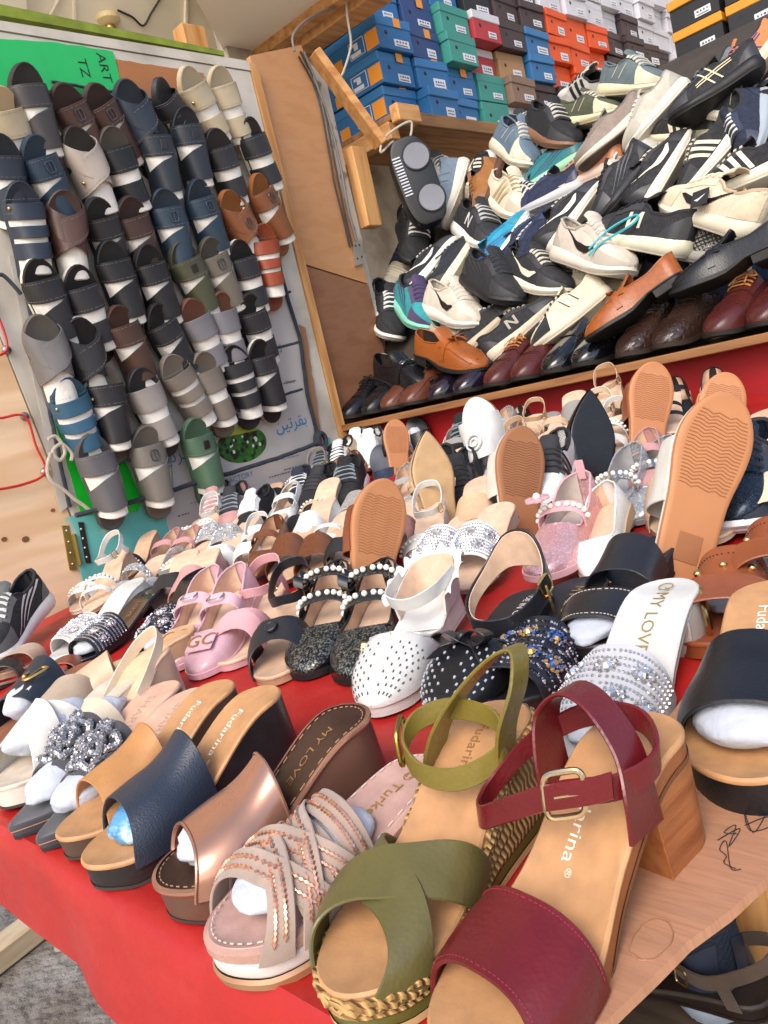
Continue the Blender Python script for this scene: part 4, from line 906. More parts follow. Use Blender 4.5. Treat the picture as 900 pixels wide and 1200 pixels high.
mb = MB(); buckle(mb, p+nn*.003, d, upv, .025, .029, .0021, 8); bo = obj('buckle', mb, metal('#e3cfa6', .2), t)
mb = MB(); mb.tube([p+nn*.0045-d*.012, p+nn*.005+d*.006], .0012, 6); obj('prong', mb, metal('#e3cfa6', .2), t)
tail = [p+nn*.0025+d*s for s in (-.022, -.012, 0, .013)]; tail = [p+nn*.003-d*.014, p+nn*.0032, p+nn*.003+d*.012]
mb = MB().ribbon(crom([p+nn*.003-d*.03+V((0, 0, .002)), *tail], 4), upv, .0155, .0026); obj('strap_end', mb, wine, t)
# olive espadrille wedge ---------------------------------------------------------
olive = smooth_leather('#5d5731', .35); olivei = suede('#9a8440')
mtx = place((386, 1166), (612, 800), .034, .085, .25, .25)
t = thing('espadrille_wedge', 'olive crossover sandal with a plaited straw wedge and loose ankle strap', 'sandal', mtx, HG_)
ol = OL(.25, .046, .034, .035, rt=.24, bend=.005); zf = wedge_zf(.085, .032, .1, .64)
straw = mat('#c29c62', .75, col2='#8d6a3c', pat=('wave', 60, .3, .8), bump=('wave', 60, .9, .003), stretch=(1, 1, 1.6), var=.2, vs=60, name='straw')
zb = lambda q: .004*sm(.88, 1, q); rim = lambda q: zb(q)+.0055
obj('outsole', sole_mb(ol, [(.003, zb), (-.001, add(zb, .002)), (-.001, add(zb, .007))], False, True, n=34), rubber('#c7a878'), t)
obj('green_band', sole_mb(ol, [(.0, add(zb, .0068)), (0, add(zb, .0135))], False, False, n=34), smooth_leather('#5b5a2c'), t)
mb = MB(); n = 4
lay = [(0.0005, add(zb, .0133))]
for k in range(1, 9):
    a = k/8; lay.append((-.0012 if k % 2 else .0008, lambda q, a=a: lerp(zb(q)+.0133, zf(q)-.006, a)))
obj('straw_wedge', sole_mb(ol, lay, False, False, n=34), straw, t)
mb = MB()                                                                     # plait cord round the top edge
R = ol.ring(46, 0, 1, -.0012)
for ph in (0, PI):
    mb.tube([V((x, y, zf(tt)-.008+.0035*sin(i*1.25+ph))) + V((.0012*cos(i*1.25+ph), 0, 0)) for i, (x, y, tt) in enumerate(R)], .0026, 5, True)
obj('plait', mb, straw, t)
obj('insole', sole_mb(ol, [(.001, add(zf, -.006)), (.0005, add(zf, -.002)), (.002, zf)], True, False, .0025, n=34), TANF, t)
f1 = strap_fn(ol, zf, (.84, .975), (.49, .63), (.032, .024), (-.02, 0), .012, .003, .8, .6); f2 = strap_fn(ol, zf, (.48, .62), (.82, .96), (.037, .028), (-.02, 0), .012, .005, .8, .6)
band(t, f1, olive, .0028, 34, 8, 'cross_strap'); band(t, f2, olive, .0028, 34, 8, 'cross_strap')
z0 = zf(.25)
gl = smooth_leather('#77692c', .3)
arch = crom([(-.036, .072, z0-.012), (-.044, .068, z0+.026), (-.054, .05, z0+.056), (-.046, .03, z0+.073), (-.024, .03, z0+.067), (.004, .044, z0+.045), (.025, .062, z0+.018), (.035, .074, z0-.012)], 7)
obj('quarter_strap', MB().ribbon(arch, (-.1, 1, .3), lambda q: .022+.008*abs(2*q-1), .0026), gl, t)
R = [(-.04, .08, z0+.016), (-.018, .1, z0+.008), (.012, .104, z0+.01), (.036, .09, z0+.02), (.038, .066, z0+.028), (.014, .05, z0+.03), (-.026, .056, z0+.026)]
pts = crom(R, 8, True); obj('ankle_strap', MB().ribbon(pts, (.05, -.25, 1), .0155, .0026, True), gl, t)
p = pts[26]; d = (pts[27]-pts[25]).normalized(); upv = V((.05, -.25, 1)).normalized(); nn = d.cross(upv).normalized()
nn = nn if nn.x > 0 else -nn
obj('buckle', buckle(MB(), p+nn*.004, d, upv, .022, .026, .0019, 8), metal('#a8944a', .25), t)
insole_text(t, 'Fudarina', ol, zf, .013, .055, mat('#8f6238', .6, name='print'), .002)
# sequin slide ------------------------------------------------------------------------
mtx = place((241, 1106), (510, 872), .036, .06, .245)
t = thing('sequin_slide', 'rose pink platform slide with woven straps covered in copper rhinestones', 'sandal', mtx, HG_)
ol = OL(.245, .055, .038, .042, rt=.26, bend=.004); zf = wedge_zf(.056, .036, .1, .6); zb = lambda q: .005*sm(.88, 1, q)
rose = smooth_leather('#b08a7c', .3); rosem = mat('#a9805f', .35, .25, name='rose_foam')
obj('outsole', sole_mb(ol, [(.003, zb), (-.001, add(zb, .002)), (-.002, add(zb, .008)), (.0, add(zb, .011))], False, True, n=34), rosem, t)
obj('midsole', sole_mb(ol, [(.002, add(zb, .0105)), (.0005, add(zb, .013)), (.0005, lambda q: lerp(zb(q)+.011, zf(q), .42)), (.003, lambda q: lerp(zb(q)+.011, zf(q), .5))], False, False, n=34), mat('#ddd6d2', .4, name='white_foam'), t)
obj('welt', sole_mb(ol, [(.002, lambda q: lerp(zb(q)+.011, zf(q), .5)), (-.001, lambda q: lerp(zb(q)+.011, zf(q), .62)), (-.0005, add(zf, -.003)), (.004, add(zf, -.0005))], False, False, n=34), rose, t)
obj('insole', sole_mb(ol, [(.0035, add(zf, -.001)), (.0045, zf)], True, False, .003, n=34), footbed('#b8948a'), t)
mb = MB(); R = ol.ring(60, 0, 1, .0075)
for i in range(0, len(R)-1):
    if i % 2: continue
    a, b = R[i], R[(i+1) % len(R)]; mb.tube([V((a[0], a[1], zf(a[2])+.0008)), V((b[0], b[1], zf(b[2])+.0008))], .0006, 4)
obj('stitching', mb, THREAD, t)
base = suede('#9d8a7e'); mbg = MB()
def gemband(A, Bq, H, w=.06, out=.003, rows=2, nn=34, u0=.08, u1=.92):
    f = strap_fn(ol, zf, A, Bq, H, (0, 0), .012, out, .8, .75); band(t, f, base, .0024, 30, 5, 'gem_strap')
    for i in range(nn):
        u = lerp(u0, u1, (i+.5)/nn); n = up_n(f, u, .5)
        for r in range(rows):
            v = .5 if rows == 1 else lerp(.32, .68, r/(rows-1)); a = f(u+.01, v)-f(u-.01, v); gem(mbg, f(u, v)+n*.0003, n, .0036, .0018, 4, (1.2, .62), a)
gemband((.44, .535), (.42, .515), (.04, .038)); gemband((.55, .64), (.53, .62), (.036, .034)); gemband((.66, .75), (.64, .73), (.032, .029))
gemband((.82, .92), (.50, .60), (.039, .028), out=.0055); gemband((.70, .79), (.40, .49), (.043, .032), out=.0055, nn=34)
gemband((.48, .57), (.74, .83), (.042, .030), out=.0075); gemband((.60, .69), (.84, .93), (.038, .027), out=.0075, nn=30)
obj('rhinestones', mbg, GEMP, t, 0, False)
insole_text(t, '\u00a9 Turkey', ol, zf, .016, .06, mat('#a98445', .4, .4, name='gold_print'), .002)
tissue('white tissue padding inside the rose pink rhinestone slide', mtx, (0, .15, .05), (.042, .066, .0165), 3, None, .12); 
# bronze wedge mule --------------------------------------------------------------------
brz = mat('#b58a76', .24, .7, bump=('noise', 40, .06, .003), var=.08, name='bronze_leather'); brs = mat('#6a4a3e', .38, .25, var=.08, name='bronze_sole')
mtx = place((182, 1040), (424, 818), .032, .09, .24)
t, ol, zf, f = wedge('bronze metallic wedge mule with one wide strap and a stitched brown insole', mtx, None, mat('#3f2a22', .4, .2, bump=('noise', 200, .15), name='bronze_insole'), brs, hh=.09, pt=.036, strapm=brz, H=(.047, .032), A=(.48, .90), Bq=(.48, .90), cv=(-.01, -.08), wb=.052, wh=.036, txt='MY LOVE', tc='#8a6a3c')
obj('welt', sole_mb(ol, [(.0, add(zf, -.005)), (-.0016, add(zf, -.002)), (-.001, add(zf, .0005)), (.003, add(zf, .0012))], False, False, n=34), brz, t)
mb = MB(); R = ol.ring(60, 0, 1, .0065)
for i in range(0, len(R)-1, 2): a, b = R[i], R[i+1]; mb.tube([V((a[0], a[1], zf(a[2])+.0008)), V((b[0], b[1], zf(b[2])+.0008))], .0006, 4)
obj('stitching', mb, mat('#a9805f', .6, name='thread'), t)
for v in (.0, 1.0): obj('strap_piping', MB().tube([f(i/30, v) for i in range(31)], .0018, 6), brz, t)
tissue('white tissue padding inside the bronze wedge mule', mtx, (0, .168, .05), (.038, .045, .019), 5)
# navy, tan wedge mules ----------------------------------------------------------------------
blkside = smooth_leather('#201d1f', .4)
mtx = place((96, 1014), (322, 800), .03, .085, .24)
t, ol, zf, f = wedge('navy wide strap wedge mule with black sides and a lettered tan insole', mtx, '#232c3b', TANF, blkside, strapm=leather('#232c3b', .38, .2), H=(.05, .038), A=(.46, .86), Bq=(.46, .86), cv=(-.0, -.07), wb=.049, txt='Fudarina\u00ae', tc='#efe8dc')
tissue('blue crumpled plastic wrap inside the navy wedge mule', mtx, (-.004, .158, .038), (.034, .048, .02), 9, None, .35, mat('#4f8fc0', .25, bump=('noise', 40, 1, .006), col2='#b9d3e2', pat=('noise', 60, .5, .65), name='blue_plastic'))
mtx = place((66, 983), (268, 792), .03, .08, .24)
wedge('tan leather wedge mule with brown sides and a lettered tan insole', mtx, '#b9834f', TANF, smooth_leather('#4c382c', .5), hh=.08, strapm=smooth_leather('#b4804e', .4), H=(.046, .036), A=(.5, .84), Bq=(.48, .84), cv=(-.02, -.05), txt='Fudarina\u00ae', tc='#efe8dc')
# two grey flats with rhinestone flowers ---------------------------------------------------------
PK = footbed('#d0a890'); charc = suede('#3c3b40')
for k, (toe, heel, lb) in enumerate((((12, 978), (204, 799), 'charcoal slide with a big rhinestone flower, the outer one of the pair'), ((44, 992), (236, 806), 'charcoal slide with a big rhinestone flower, the one tucked beside the tan mule'))):
    mtx = place(toe, heel, .012, .042, .245)
    t = thing('flower_slide', lb, 'sandal', mtx, HG_)
    ol = OL(.245, .042, .03, .032, rt=.34, pw=1.8, bend=.004); zf = wedge_zf(.042, .013, .1, .6); zb = lambda q: max(0, zf(q)-.03)*sm(.1, .3, q) if q > .1 else 0
    platform(t, ol, zf, lambda q: 0.003*sm(.9, 1, q), PK, charc, rubber('#2b2a2d'), n=28, side_name='wedge', cup=.002)
    obj('toe_cover', sole_mb(ol, [(-.0005, add(zf, -.003)), (.0, add(zf, .001)), (.002, add(zf, .002))], True, False, .001, n=20, t0=.72, t1=1), charc, t)
    f = strap_fn(ol, zf, (.5, .76), (.52, .78), (.055, .034), (-.02, -.03), .008, .002); band(t, f, charc, .0025, 24, 8)
    insole_text(t, 'SHARE', ol, zf, .018, .06, mat('#a98f7c', .6, name='print'))
    mb = MB(); mt_ = MB(); rng = random.Random(k); c0 = f(.5, .5); n0 = up_n(f, .5, .5); ax = V((1, 0, 0)); ay = n0.cross(ax).normalized()
    for R_, hz, lob in ((.023, .003, 5), (.015, .007, 4), (.007, .010, 3)):
        P = [c0+ax*(R_*(1+.22*cos(lob*a+k))*cos(a))+ay*(R_*(1.15+.22*cos(lob*a+k))*sin(a))+n0*(hz+.003*cos(lob*a*2)-(R_*cos(a))**2*11) for a in [2*PI*q/46 for q in range(46)]]
        mt_.tube(P, .0042, 7, True)
        for q in range(46):
            tg = (P[(q+1) % 46]-P[q-1]).normalized()
            for ph in (-1, -.3, .4, 1.1):
                nn = (n0*cos(ph)+n0.cross(tg)*sin(ph)).normalized(); gem(mb, P[q]+nn*.0038+tg*rng.uniform(-.001, .001), nn, .0016, .0012, 5)
    obj('flower_petals', mt_, glitter('#77787c', '#c9cacd'), t)
    obj('rhinestone_flower', mb, GEMD, t, 0, False)
    tissue('white tissue padding under the '+('outer' if k == 0 else 'inner')+' charcoal rhinestone flower slide', mtx, (0, .165, .03), (.03, .05, .018), 11+k)
# white cross slide + beige sandals at the left
W_ = smooth_leather('#d9d4cb', .4); BEI = smooth_leather('#cdb294', .4); BEI2 = smooth_leather('#dccbb2', .45)
mtx = place((-6, 930), (112, 812), .03, .06, .24, .24)
t, ol, zf, f = wedge('white crossover slide with a thick cream platform at the left front corner', mtx, None, footbed('#cdbfae'), mat('#d8d3c8', .5, name='cream_foam'), hh=.055, pt=.032, strapm=W_, H=(.058, .04), A=(.46, .64), Bq=(.70, .9), cv=(0, 0), cut=False)
f2 = strap_fn(ol, zf, (.70, .9), (.46, .64), (.062, .044), (0, 0), .01, .005); band(t, f2, W_, .0026, 30, 8, 'cross_strap')
tissue('white tissue padding under the straps of the white crossover slide', mtx, (0, .15, .062), (.034, .055, .022), 21)
mtx = place((62, 908), (163, 772), .02, .075, .24, .23)
t, ol, zf, f = wedge('beige suede slingback wedge with one broad toe strap', mtx, None, footbed('#d5b795'), suede('#c4a68a'), hh=.075, pt=.022, strapm=BEI2, H=(.05, .035), A=(.6, .84), Bq=(.6, .84), cv=(-.0, -.0), cut=False)
arch = crom([(-.034, .1, .045), (-.032, .06, .068), (-.022, .02, .09), (0, .0, .1), (.022, .02, .09), (.032, .06, .068), (.034, .1, .045)], 7); obj('sling_strap', MB().ribbon(arch, (0, .35, 1), .017, .0025), BEI2, t)
tissue('white tissue padding inside the beige slingback wedge', mtx, (0, .155, .045), (.03, .05, .02), 22)
mtx = place((64, 830), (150, 760), .02, .06, .24, .23)
wedge('flesh coloured plain slide standing behind the beige slingback', mtx, None, footbed('#c79d78'), suede('#a58468'), hh=.055, pt=.02, strapm=BEI, H=(.05, .036), A=(.58, .82), Bq=(.58, .82), cv=(0, 0), cut=False)
mtx = place((-18, 880), (78, 790), .02, .04, .25, .24)
t, ol, zf, f = wedge('dark navy wide slide with a gold triangular buckle at the left edge', mtx, None, footbed('#8a5a44'), smooth_leather('#26282f'), hh=.035, pt=.02, strapm=leather('#222a35'), H=(.066, .046), A=(.4, .74), Bq=(.42, .76), cv=(-.02, -.02), cut=False)
p = f(.42, .45); n = up_n(f, .42, .45); mb = MB(); q = [p+n*.003+V((x, y, 0)) for x, y in ((-.018, -.014), (.016, -.014), (.004, .018), (-.01, .018))]
mb.tube(crom(q, 3, True), .0022, 6, True); mb.tube([q[0].lerp(q[1], .5), q[2].lerp(q[3], .5)], .002, 6); mb.sphere(p+n*.004+V((.008, .01, 0)), .004, 8, 6); obj('buckle', mb, GOLD, t)
tissue('white tissue padding inside the dark navy buckled slide', mtx, (0, .13, .045), (.036, .06, .03), 24)
mtx = place((30, 870), (110, 800), .02, .03, .24, .23)
t, ol, zf, f = wedge('taupe fabric cross strap slide wedged between the white and the navy slides', mtx, None, footbed('#b89a7c'), suede('#8e7c6a'), hh=.03, pt=.016, strapm=suede('#a08d7a'), H=(.05, .036), A=(.46, .66), Bq=(.62, .84), cv=(0, 0), cut=False)
# big black mule at the right ------------------------------------------------------------------
mtx = place((866, 930), (905, 690), .034, .075, .245, .25)
t, ol, zf, f = wedge('big black wide strap platform mule at the right edge standing on the plywood', mtx, None, TANF, smooth_leather('#17171a', .35), hh=.075, pt=.036, wb=.05, strapm=smooth_leather('#1b1b1f', .36), H=(.046, .038), A=(.50, .86), Bq=(.50, .86), cv=(.0, -.04), txt='Fudarina\u00ae', tc='#efe8dc', cut=False)
tissue('white tissue padding inside the big black platform mule', mtx, (0, .172, .05), (.04, .042, .017), 31, None, .12)
def place2(toe, heel, zt, zh, L0, L=.245):
    a = T(*toe, 0)+NT*(zt+.004); r = ray(*heel).normalized(); q = CAM-a; b_ = q.dot(r); disc = b_*b_-(q.dot(q)-L*L)
    h = CAM+r*(-b_+math.sqrt(max(0, disc)))
    if (h-a).length > L*1.25: h = a+(h-a).normalized()*L*1.25
    e_ = (h-a).normalized(); y0 = -e_; x = y0.cross(NT).normalized(); z0 = x.cross(y0); al = math.atan2(zh-zt-.004, L0); y = y0*cos(al)+z0*sin(al); z = z0*cos(al)-y0*sin(al)
    sc = (h-a).length/math.hypot(L0, zh-zt-.004); o = h-z*zh*sc
    return fr(o, o+y, z, 0, sc)
# ---------------------------------------------------------------- second row and further back on the table
NUDE = footbed('#c9a588'); NUDE2 = footbed('#d3b49a'); PINKM = smooth_leather('#cf9fa4', .3); WHM = smooth_leather('#cbcac6', .38); BLM = smooth_leather('#222226', .33); BLP = patent('#101013')
G2 = 'women\'s shoes in the rows behind the front sandals'
def gl_band(f, kind, seed, n=240, mt=None, parent=None, r=.0026):
    """scatter of stones on a band: rows of small stones with larger rosettes"""
    rng = random.Random(seed); mbs = [MB(), MB()]
    nu, nv = 34, 10
    for i in range(nu):
        for j in range(nv):
            u = lerp(.06, .94, (i+.5*(j % 2))/nu); v = lerp(.08, .92, j/(nv-1)); p = f(u, v); q = up_n(f, u, v); gem(mbs[0], p, q, r*rng.uniform(.8, 1.05)*.8, r*.6, 5)
    for i in range(7):
        u = lerp(.15, .85, (i+.5)/7); v = .3 if i % 2 else .68; p = f(u, v); q = up_n(f, u, v); a = q.orthogonal().normalized(); b = q.cross(a)
        gem(mbs[1], p+q*.0012, q, .0052, .0035, 8)
        for k in range(10): gem(mbs[1], p+(a*cos(k*.628)+b*sin(k*.628))*.0085+q*.001, q, .0022, .0022, 5)
    m0, m1 = kind
    obj('rhinestones', mbs[0], m0, parent, 0, False); obj('rosette', mbs[1], m1, parent, 0, False)
def pearls(parent, pts, r=.0036, name='pearls'):
    mb = MB(); [mb.sphere(p, r, 8, 6) for p in pts]; return obj(name, mb, PEARL, parent)
def slide(label, mtx, ins, sidec, strapm, hh=.03, pt=.014, A=(.48, .8), H=(.044, .034), cv=(-.02, -.03), heelblock=False, txt=None, tc=None, L=.24, gems=None, seed=0, pad=None, ring=False, pw=2, wb=.044, two=False, group=G2, A2=None, stc=None, rt=.24, cat='slide'):
    t = thing('slide', label, cat, mtx, group)
    ol = OL(L, wb, .032, .034, rt=rt, pw=pw, bend=.004); zf = wedge_zf(hh, pt, .12, .6)
    if heelblock:
        zb = lambda q: zf(q)-.011 if q < .55 else max(.0, zf(q)-.011)*(1 if q < .62 else 1)*sm(.75, .6, q)+.003*sm(.9, 1, q)
        platform(t, ol, zf, zb, ins, sidec, sidec, n=26, ot=.003)
        rg = lambda ins_, z, k: [V((x*k, y*k+.004, z(tt))) for x, y, tt in ol.ring(16, .004, .24, ins_)]
        obj('heel', MB().loft([rg(.002, const(0), .9), rg(.0005, const(.003), .91), rg(.0, lambda q: lerp(0, zb(q), .5), .93), rg(.0015, add(zb, .0005), 1)], True, True), sidec, t)
        if ring: obj('gold_ring', MB().tube(crom([(-.034, .03, hh-.008), (-.038, .04, hh*.5), (-.032, .026, .006), (-.028, .01, hh*.45), (-.03, .018, hh-.004)], 6, True), .0022, 6, True), GOLD, t)
    else: platform(t, ol, zf, lambda q: .004*sm(.88, 1, q), ins, sidec, sidec, n=26)
    f = strap_fn(ol, zf, A, A, H, cv, .009, .0028, .8, .75); band(t, f, strapm, .0024, 26, 7)
    if two: f2 = strap_fn(ol, zf, A2, A2, (H[0]+.012, H[0]+.004), (0, 0), .009, .0028, .8, .75); band(t, f2, strapm, .0024, 26, 5)
    if gems: gl_band(f, gems, seed, parent=t)
    if txt: insole_text(t, txt, ol, zf, .0165, .062, tc or GOLD, .0)
    if stc: stitch(t, f, (.07, .93), stc, 34)
    if pad: tissue(pad, mtx, (0, L*lerp(A[0], A[1], .45), pt+.008), (.033, .05, .0135), seed)
    return t, ol, zf, f
def sandal2(label, mtx, ins, sidec, col, style='toe', hh=.03, pt=.012, L=.23, ankle=True, deco=None, wb=.042, seed=0, lean=0, group=G2, cat='sandal'):
    t = thing('strappy_sandal', label, cat, mtx, group); ol = OL(L, wb, .03, .032, rt=.26, bend=.004); zf = wedge_zf(hh, pt, .12, .6)
    platform(t, ol, zf, lambda q: .003*sm(.88, 1, q), ins, sidec, sidec, n=18)
    F = []
    if style == 'cross':
        for A, Bq in (((.52, .66), (.74, .9)), ((.74, .9), (.52, .66))): F.append(strap_fn(ol, zf, A, Bq, (.048, .034), (0, 0), .008, .003 if not F else .005, .8, .75))
    elif style == 'two': F += [strap_fn(ol, zf, a, a, (h, h-.004), (-.01, -.01), .008, .003, .8, .75) for a, h in (((.5, .6), .048), ((.74, .84), .034))]
    elif style == 'thin': F += [strap_fn(ol, zf, a, b, (h, h-.003), (-.01, -.01), .008, .003, .8, .75) for a, b, h in (((.55, .6), (.66, .71), .044), ((.7, .75), (.82, .87), .034))]
    elif style == 'wide': F.append(strap_fn(ol, zf, (.52, .82), (.54, .84), (.052, .034), (-.02, -.03), .008, .003, .8, .75))
    else: F.append(strap_fn(ol, zf, (.66, .84), (.66, .84), (.04, .032), (-.02, -.02), .008, .003, .8, .75))
    for f in F: band(t, f, col, .0022, 18, 4, 'toe_strap')
    if deco == 'pearl':
        f = F[0]; pearls(t, [f(lerp(.1, .9, i/11), .5)+up_n(f, lerp(.1, .9, i/11), .5)*.003 for i in range(12)])
    if deco == 'gem':
        mb = MB(); rng = random.Random(seed); f = F[0]
        for i in range(70): u, v = rng.uniform(.1, .9), rng.uniform(.1, .9); gem(mb, f(u, v), up_n(f, u, v), .0032, .002, 5)
        obj('rhinestones', mb, GEM, t, 0, False)
    if deco == 'button':
        f = F[-1]; p = f(.5, .5); n = up_n(f, .5, .5); q = n.to_track_quat('Z', 'Y').to_matrix(); obj('button', MB().loft([[p+n*.002+q @ V((r*cos(i*PI/8), r*sin(i*PI/8), z)) for i in range(16)] for r, z in ((.009, 0), (.009, .003), (.007, .004), (.006, .003))], False, True), col, t)
    if ankle:
        z = zf(.12); h = .042
        pts = crom([(-.031, .055, z+h*.4), (-.03, .02, z+h*.75), (-.016, -.004+lean, z+h), (.016, -.004+lean, z+h), (.03, .02, z+h*.75), (.031, .055, z+h*.4), (.02, .088, z+h*.45), (0, .1, z+h*.55), (-.02, .088, z+h*.45)], 5, True)
        obj('ankle_strap', MB().ribbon(pts, (0, .15, 1), .014, .0024, True), col, t)
        mb = MB()
        for s in (-1, 1): mb.ribbon(crom([(s*.031, .03, z-.006), (s*.033, .035, z+h*.3), (s*.031, .04, z+h*.62)], 4), (0, 1, 0), .013, .002)
        obj('side_strap', mb, col, t)
        mb = MB(); c = V((-.03, .07, z+h*.45)); buckle(mb, c+V((-.002, .006, 0)), (.4, .9, 0), (0, 0, 1), .014, .017, .0013, 5); obj('buckle', mb, GOLD, t)
    return t, ol, zf, F
def flat(label, mtx, m, ins=None, L=.225, toe='round', strap=None, deco=None, sole='#2a2522', lin=None, H0=.046, wb=.041, seed=0, hh=.012, group=G2, tc=.7, cat='flat shoe', openback=False, sm_=None):
    """ballet flat / mary jane"""
    t = thing('flat_shoe', label, cat, mtx, group); ol = OL(L, wb, .03, .032, rt=.26 if toe == 'round' else .42, pw=2 if toe == 'round' else 1.5, bend=.004)
    zf = wedge_zf(hh+.006, .01, .15, .6, .003); zb = lambda q: .003*sm(.86, 1, q)
    obj('sole', sole_mb(ol, [(.001, zb), (-.002, add(zb, .002)), (-.002, zf), (.001, add(zf, .001))], True, True, n=20), sm_ or rubber(sole), t)
    Hh = prof((0, H0), (.3, H0*.98), (.6, .036), (.8, .028), (1, .02)); c0 = .004 if openback else H0*.92
    cut = prof((0, c0), (.12, c0*.9), (.3, .01 if openback else .03), (tc-.16, .014 if openback else .026), (tc-.04, .028), (tc, .2), (1, .3))
    u = UP(ol, zf, Hh, cut, .55, .85, 0); obj('upper', u.mesh(nt=28, nk=7), m, t)
    im = ins or NUDE2; obj('lining', u.mesh(-.002, 18, 4, .01, tc+.05), im, t)
    obj('insole', sole_mb(ol, [(.003, zf), (.004, add(zf, .003))], True, False, n=14), im, t)
    obj('binding', MB().tube(u.topline(.004, tc-.012, 12), .0016, 5), lin or m, t)
    if strap:
        f = strap_fn(ol, zf, (.4, .48), (.4, .48), (.052, .048), (0, 0), -.02, .003, .8, .75); band(t, f, strap, .0022, 18, 3, 'instep_strap')
        if deco == 'pearl':
            pearls(t, [f(lerp(.06, .94, i/10), .5)+up_n(f, lerp(.06, .94, i/10), .5)*.003 for i in range(11)], .0042)
        elif deco == 'ring':
            p = f(.5, .5); obj('ring', buckle(MB(), p+V((0, 0, .003)), (1, 0, 0), (0, 1, 0), .026, .02, .0016), SILVER, t)
    return t, ol, zf, u
def lift(m, dz): m = m.copy(); m.translation += NT*dz; return m
# white MY LOVE slide with silver stones, black MY LOVE slide
SG = (mat('#c9c9cb', .12, .7, var=.25, vs=300, name='rhinestone'), mat('#e3e3e6', .06, .8, var=.15, vs=300, name='bright_rhinestone'))
m_ = place2((674, 915), (790, 676), .014, .055, .24, .27)
t, ol, zf, f = slide('white slide with a silver rhinestone strap and gold lettering on the insole', m_, WHM, WHM, mat('#b9b9bb', .5, name='grey_fabric'), .055, .014, (.54, .9), (.036, .028), (-.02, -.0), True, '\u2462\u2466 MY LOVE' if False else 'MY LOVE', mat('#a08a52', .4, .4, name='gold_print'), gems=SG, seed=4, ring=True, pad='white tissue padding under the silver rhinestone strap')
mb = MB(); c = V((.0, .024, 0)); obj('size_mark', MB().tube([V((ol.c(.09)+.0065*cos(i*.314), .021+.0065*sin(i*.314), zf(.09)+.0002)) for i in range(20)], .0005, 4, True), mat('#a08a52', .4, .4, name='gold_print'), t)
insole_text(t, '37', ol, zf, .008, .021, mat('#a08a52', .4, .4, name='gold_print'))
BGM = (mat('#2b2d3d', .1, .6, col2='#d2d2dc', pat=('cells', 300, .5, .7), var=.3, vs=300, name='mixed_rhinestone'), mat('#4d6fae', .1, .6, col2='#c9a05a', pat=('cells', 120, .5, .6), name='coloured_rhinestone'))
m_ = place2((585, 842), (692, 674), .014, .05, .24, .26)
t, ol, zf, f = slide('black slide with coloured stones on the strap and gold lettering beside the bow sandal', m_, BLM, BLM, BLM, .05, .014, (.54, .9), (.036, .028), (-.03, 0), True, 'MY LOVE', mat('#a58e52', .4, .4, name='gold_print'), gems=BGM, seed=5, ring=True)
# black bow sandal with woven toe, white perforated sandal
def closed_toe(label, mtx, m, ins, side, L=.25, tcol=None, ring=None, txt=None, bow=False, ruffle=False):
    t = thing('closed_toe_sandal', label, 'sandal', mtx, G2); ol = OL(L, .046, .033, .036, rt=.26, pw=2, bend=.005); zf = wedge_zf(.036, .018, .12, .6, .004)
    platform(t, ol, zf, lambda q: .004*sm(.88, 1, q), ins, side, side, n=28, cup=.002)
    Hh = prof((0, .04), (.5, .042), (.65, .04), (.8, .033), (1, .022)); cut = prof((0, .005), (.4, .006), (.5, .016), (.6, .034), (.645, .2), (1, .3))
    u = UP(ol, add(zf, -.004), Hh, cut, .55, .85, .0015); obj('upper', u.mesh(nt=30, nk=9, t0=.4), m, t); obj('lining', u.mesh(-.0025, 12, 5, .41, .72), NUDE2, t)
    obj('binding', MB().tube(u.topline(.41, .63, 14), .0018, 5), tcol, t)
    mb = MB(); k = 0
    for i in range(9):
        for j in range(9):
            tt = .685+.034*i; th = lerp(.5, PI-.5, (j+.5*(i % 2))/8.5)
            if tt > .96: continue
            a, s = (th, 1) if th < PI/2 else (PI-th, -1); p = u.p(tt, a, s, .0004); q = u.p(tt+.012, a, s, .0004); mb.tube([p, q], .0012 if bow else .0009, 5)
    obj('perforations', mb, mat('#55555a' if not bow else '#b9bcc2', .5, name='perforation'), t)
    if txt: insole_text(t, txt, ol, zf, .012, .045, mat('#c9c9c9', .5, name='print'))
    return t, ol, zf, u
wv = mat('#15161a', .35, bump=('brick', 90, .8, .003), name='woven_leather')
m_ = place2((518, 858), (622, 668), .02, .06, .25, .25)
t, ol, zf, u = closed_toe('black closed toe sandal with a leather bow and a broad ankle ring', m_, wv, BLM, rubber('#17171a'), tcol=BLM, txt='MADE IN CHINA', bow=True)
c = u.p(.665, PI/2, 1, .004); mb = MB()
for s in (1, -1):
    mb.ribbon(crom([c, c+V((s*.018, .002, .012)), c+V((s*.034, .002, .006)), c+V((s*.02, .004, -.003)), c], 6), (0, 1, .4), .018, .0016)
    mb.ribbon(crom([c, c+V((s*.016, .012, .001)), c+V((s*.03, .024, -.008))], 6), (.6, .8*s, .3), .014, .0016)
mb.sphere(c+V((0, 0, .004)), .007, 10, 8); obj('bow', mb, BLM, t)
z = zf(.12); pts = crom([(-.038, .07, z+.026), (-.04, .03, z+.044), (-.02, .004, z+.066), (.02, .004, z+.068), (.042, .035, z+.05), (.046, .08, z+.034), (.024, .112, z+.022), (-.02, .108, z+.02)], 6, True)
pts = [p-V((0, 0, .014)) for p in pts]; wf = lambda q: .02+.03*math.exp(-((q-.31)/.14)**2)
obj('ankle_strap', MB().ribbon(pts, (0, .1, 1), wf, .0026, True), BLM, t); obj('ankle_lining', MB().ribbon([p+(V((0, .055, p.z))-p)*.07 for p in pts], (0, .1, 1), lambda q: wf(q)-.003, .0012, True), NUDE2, t)
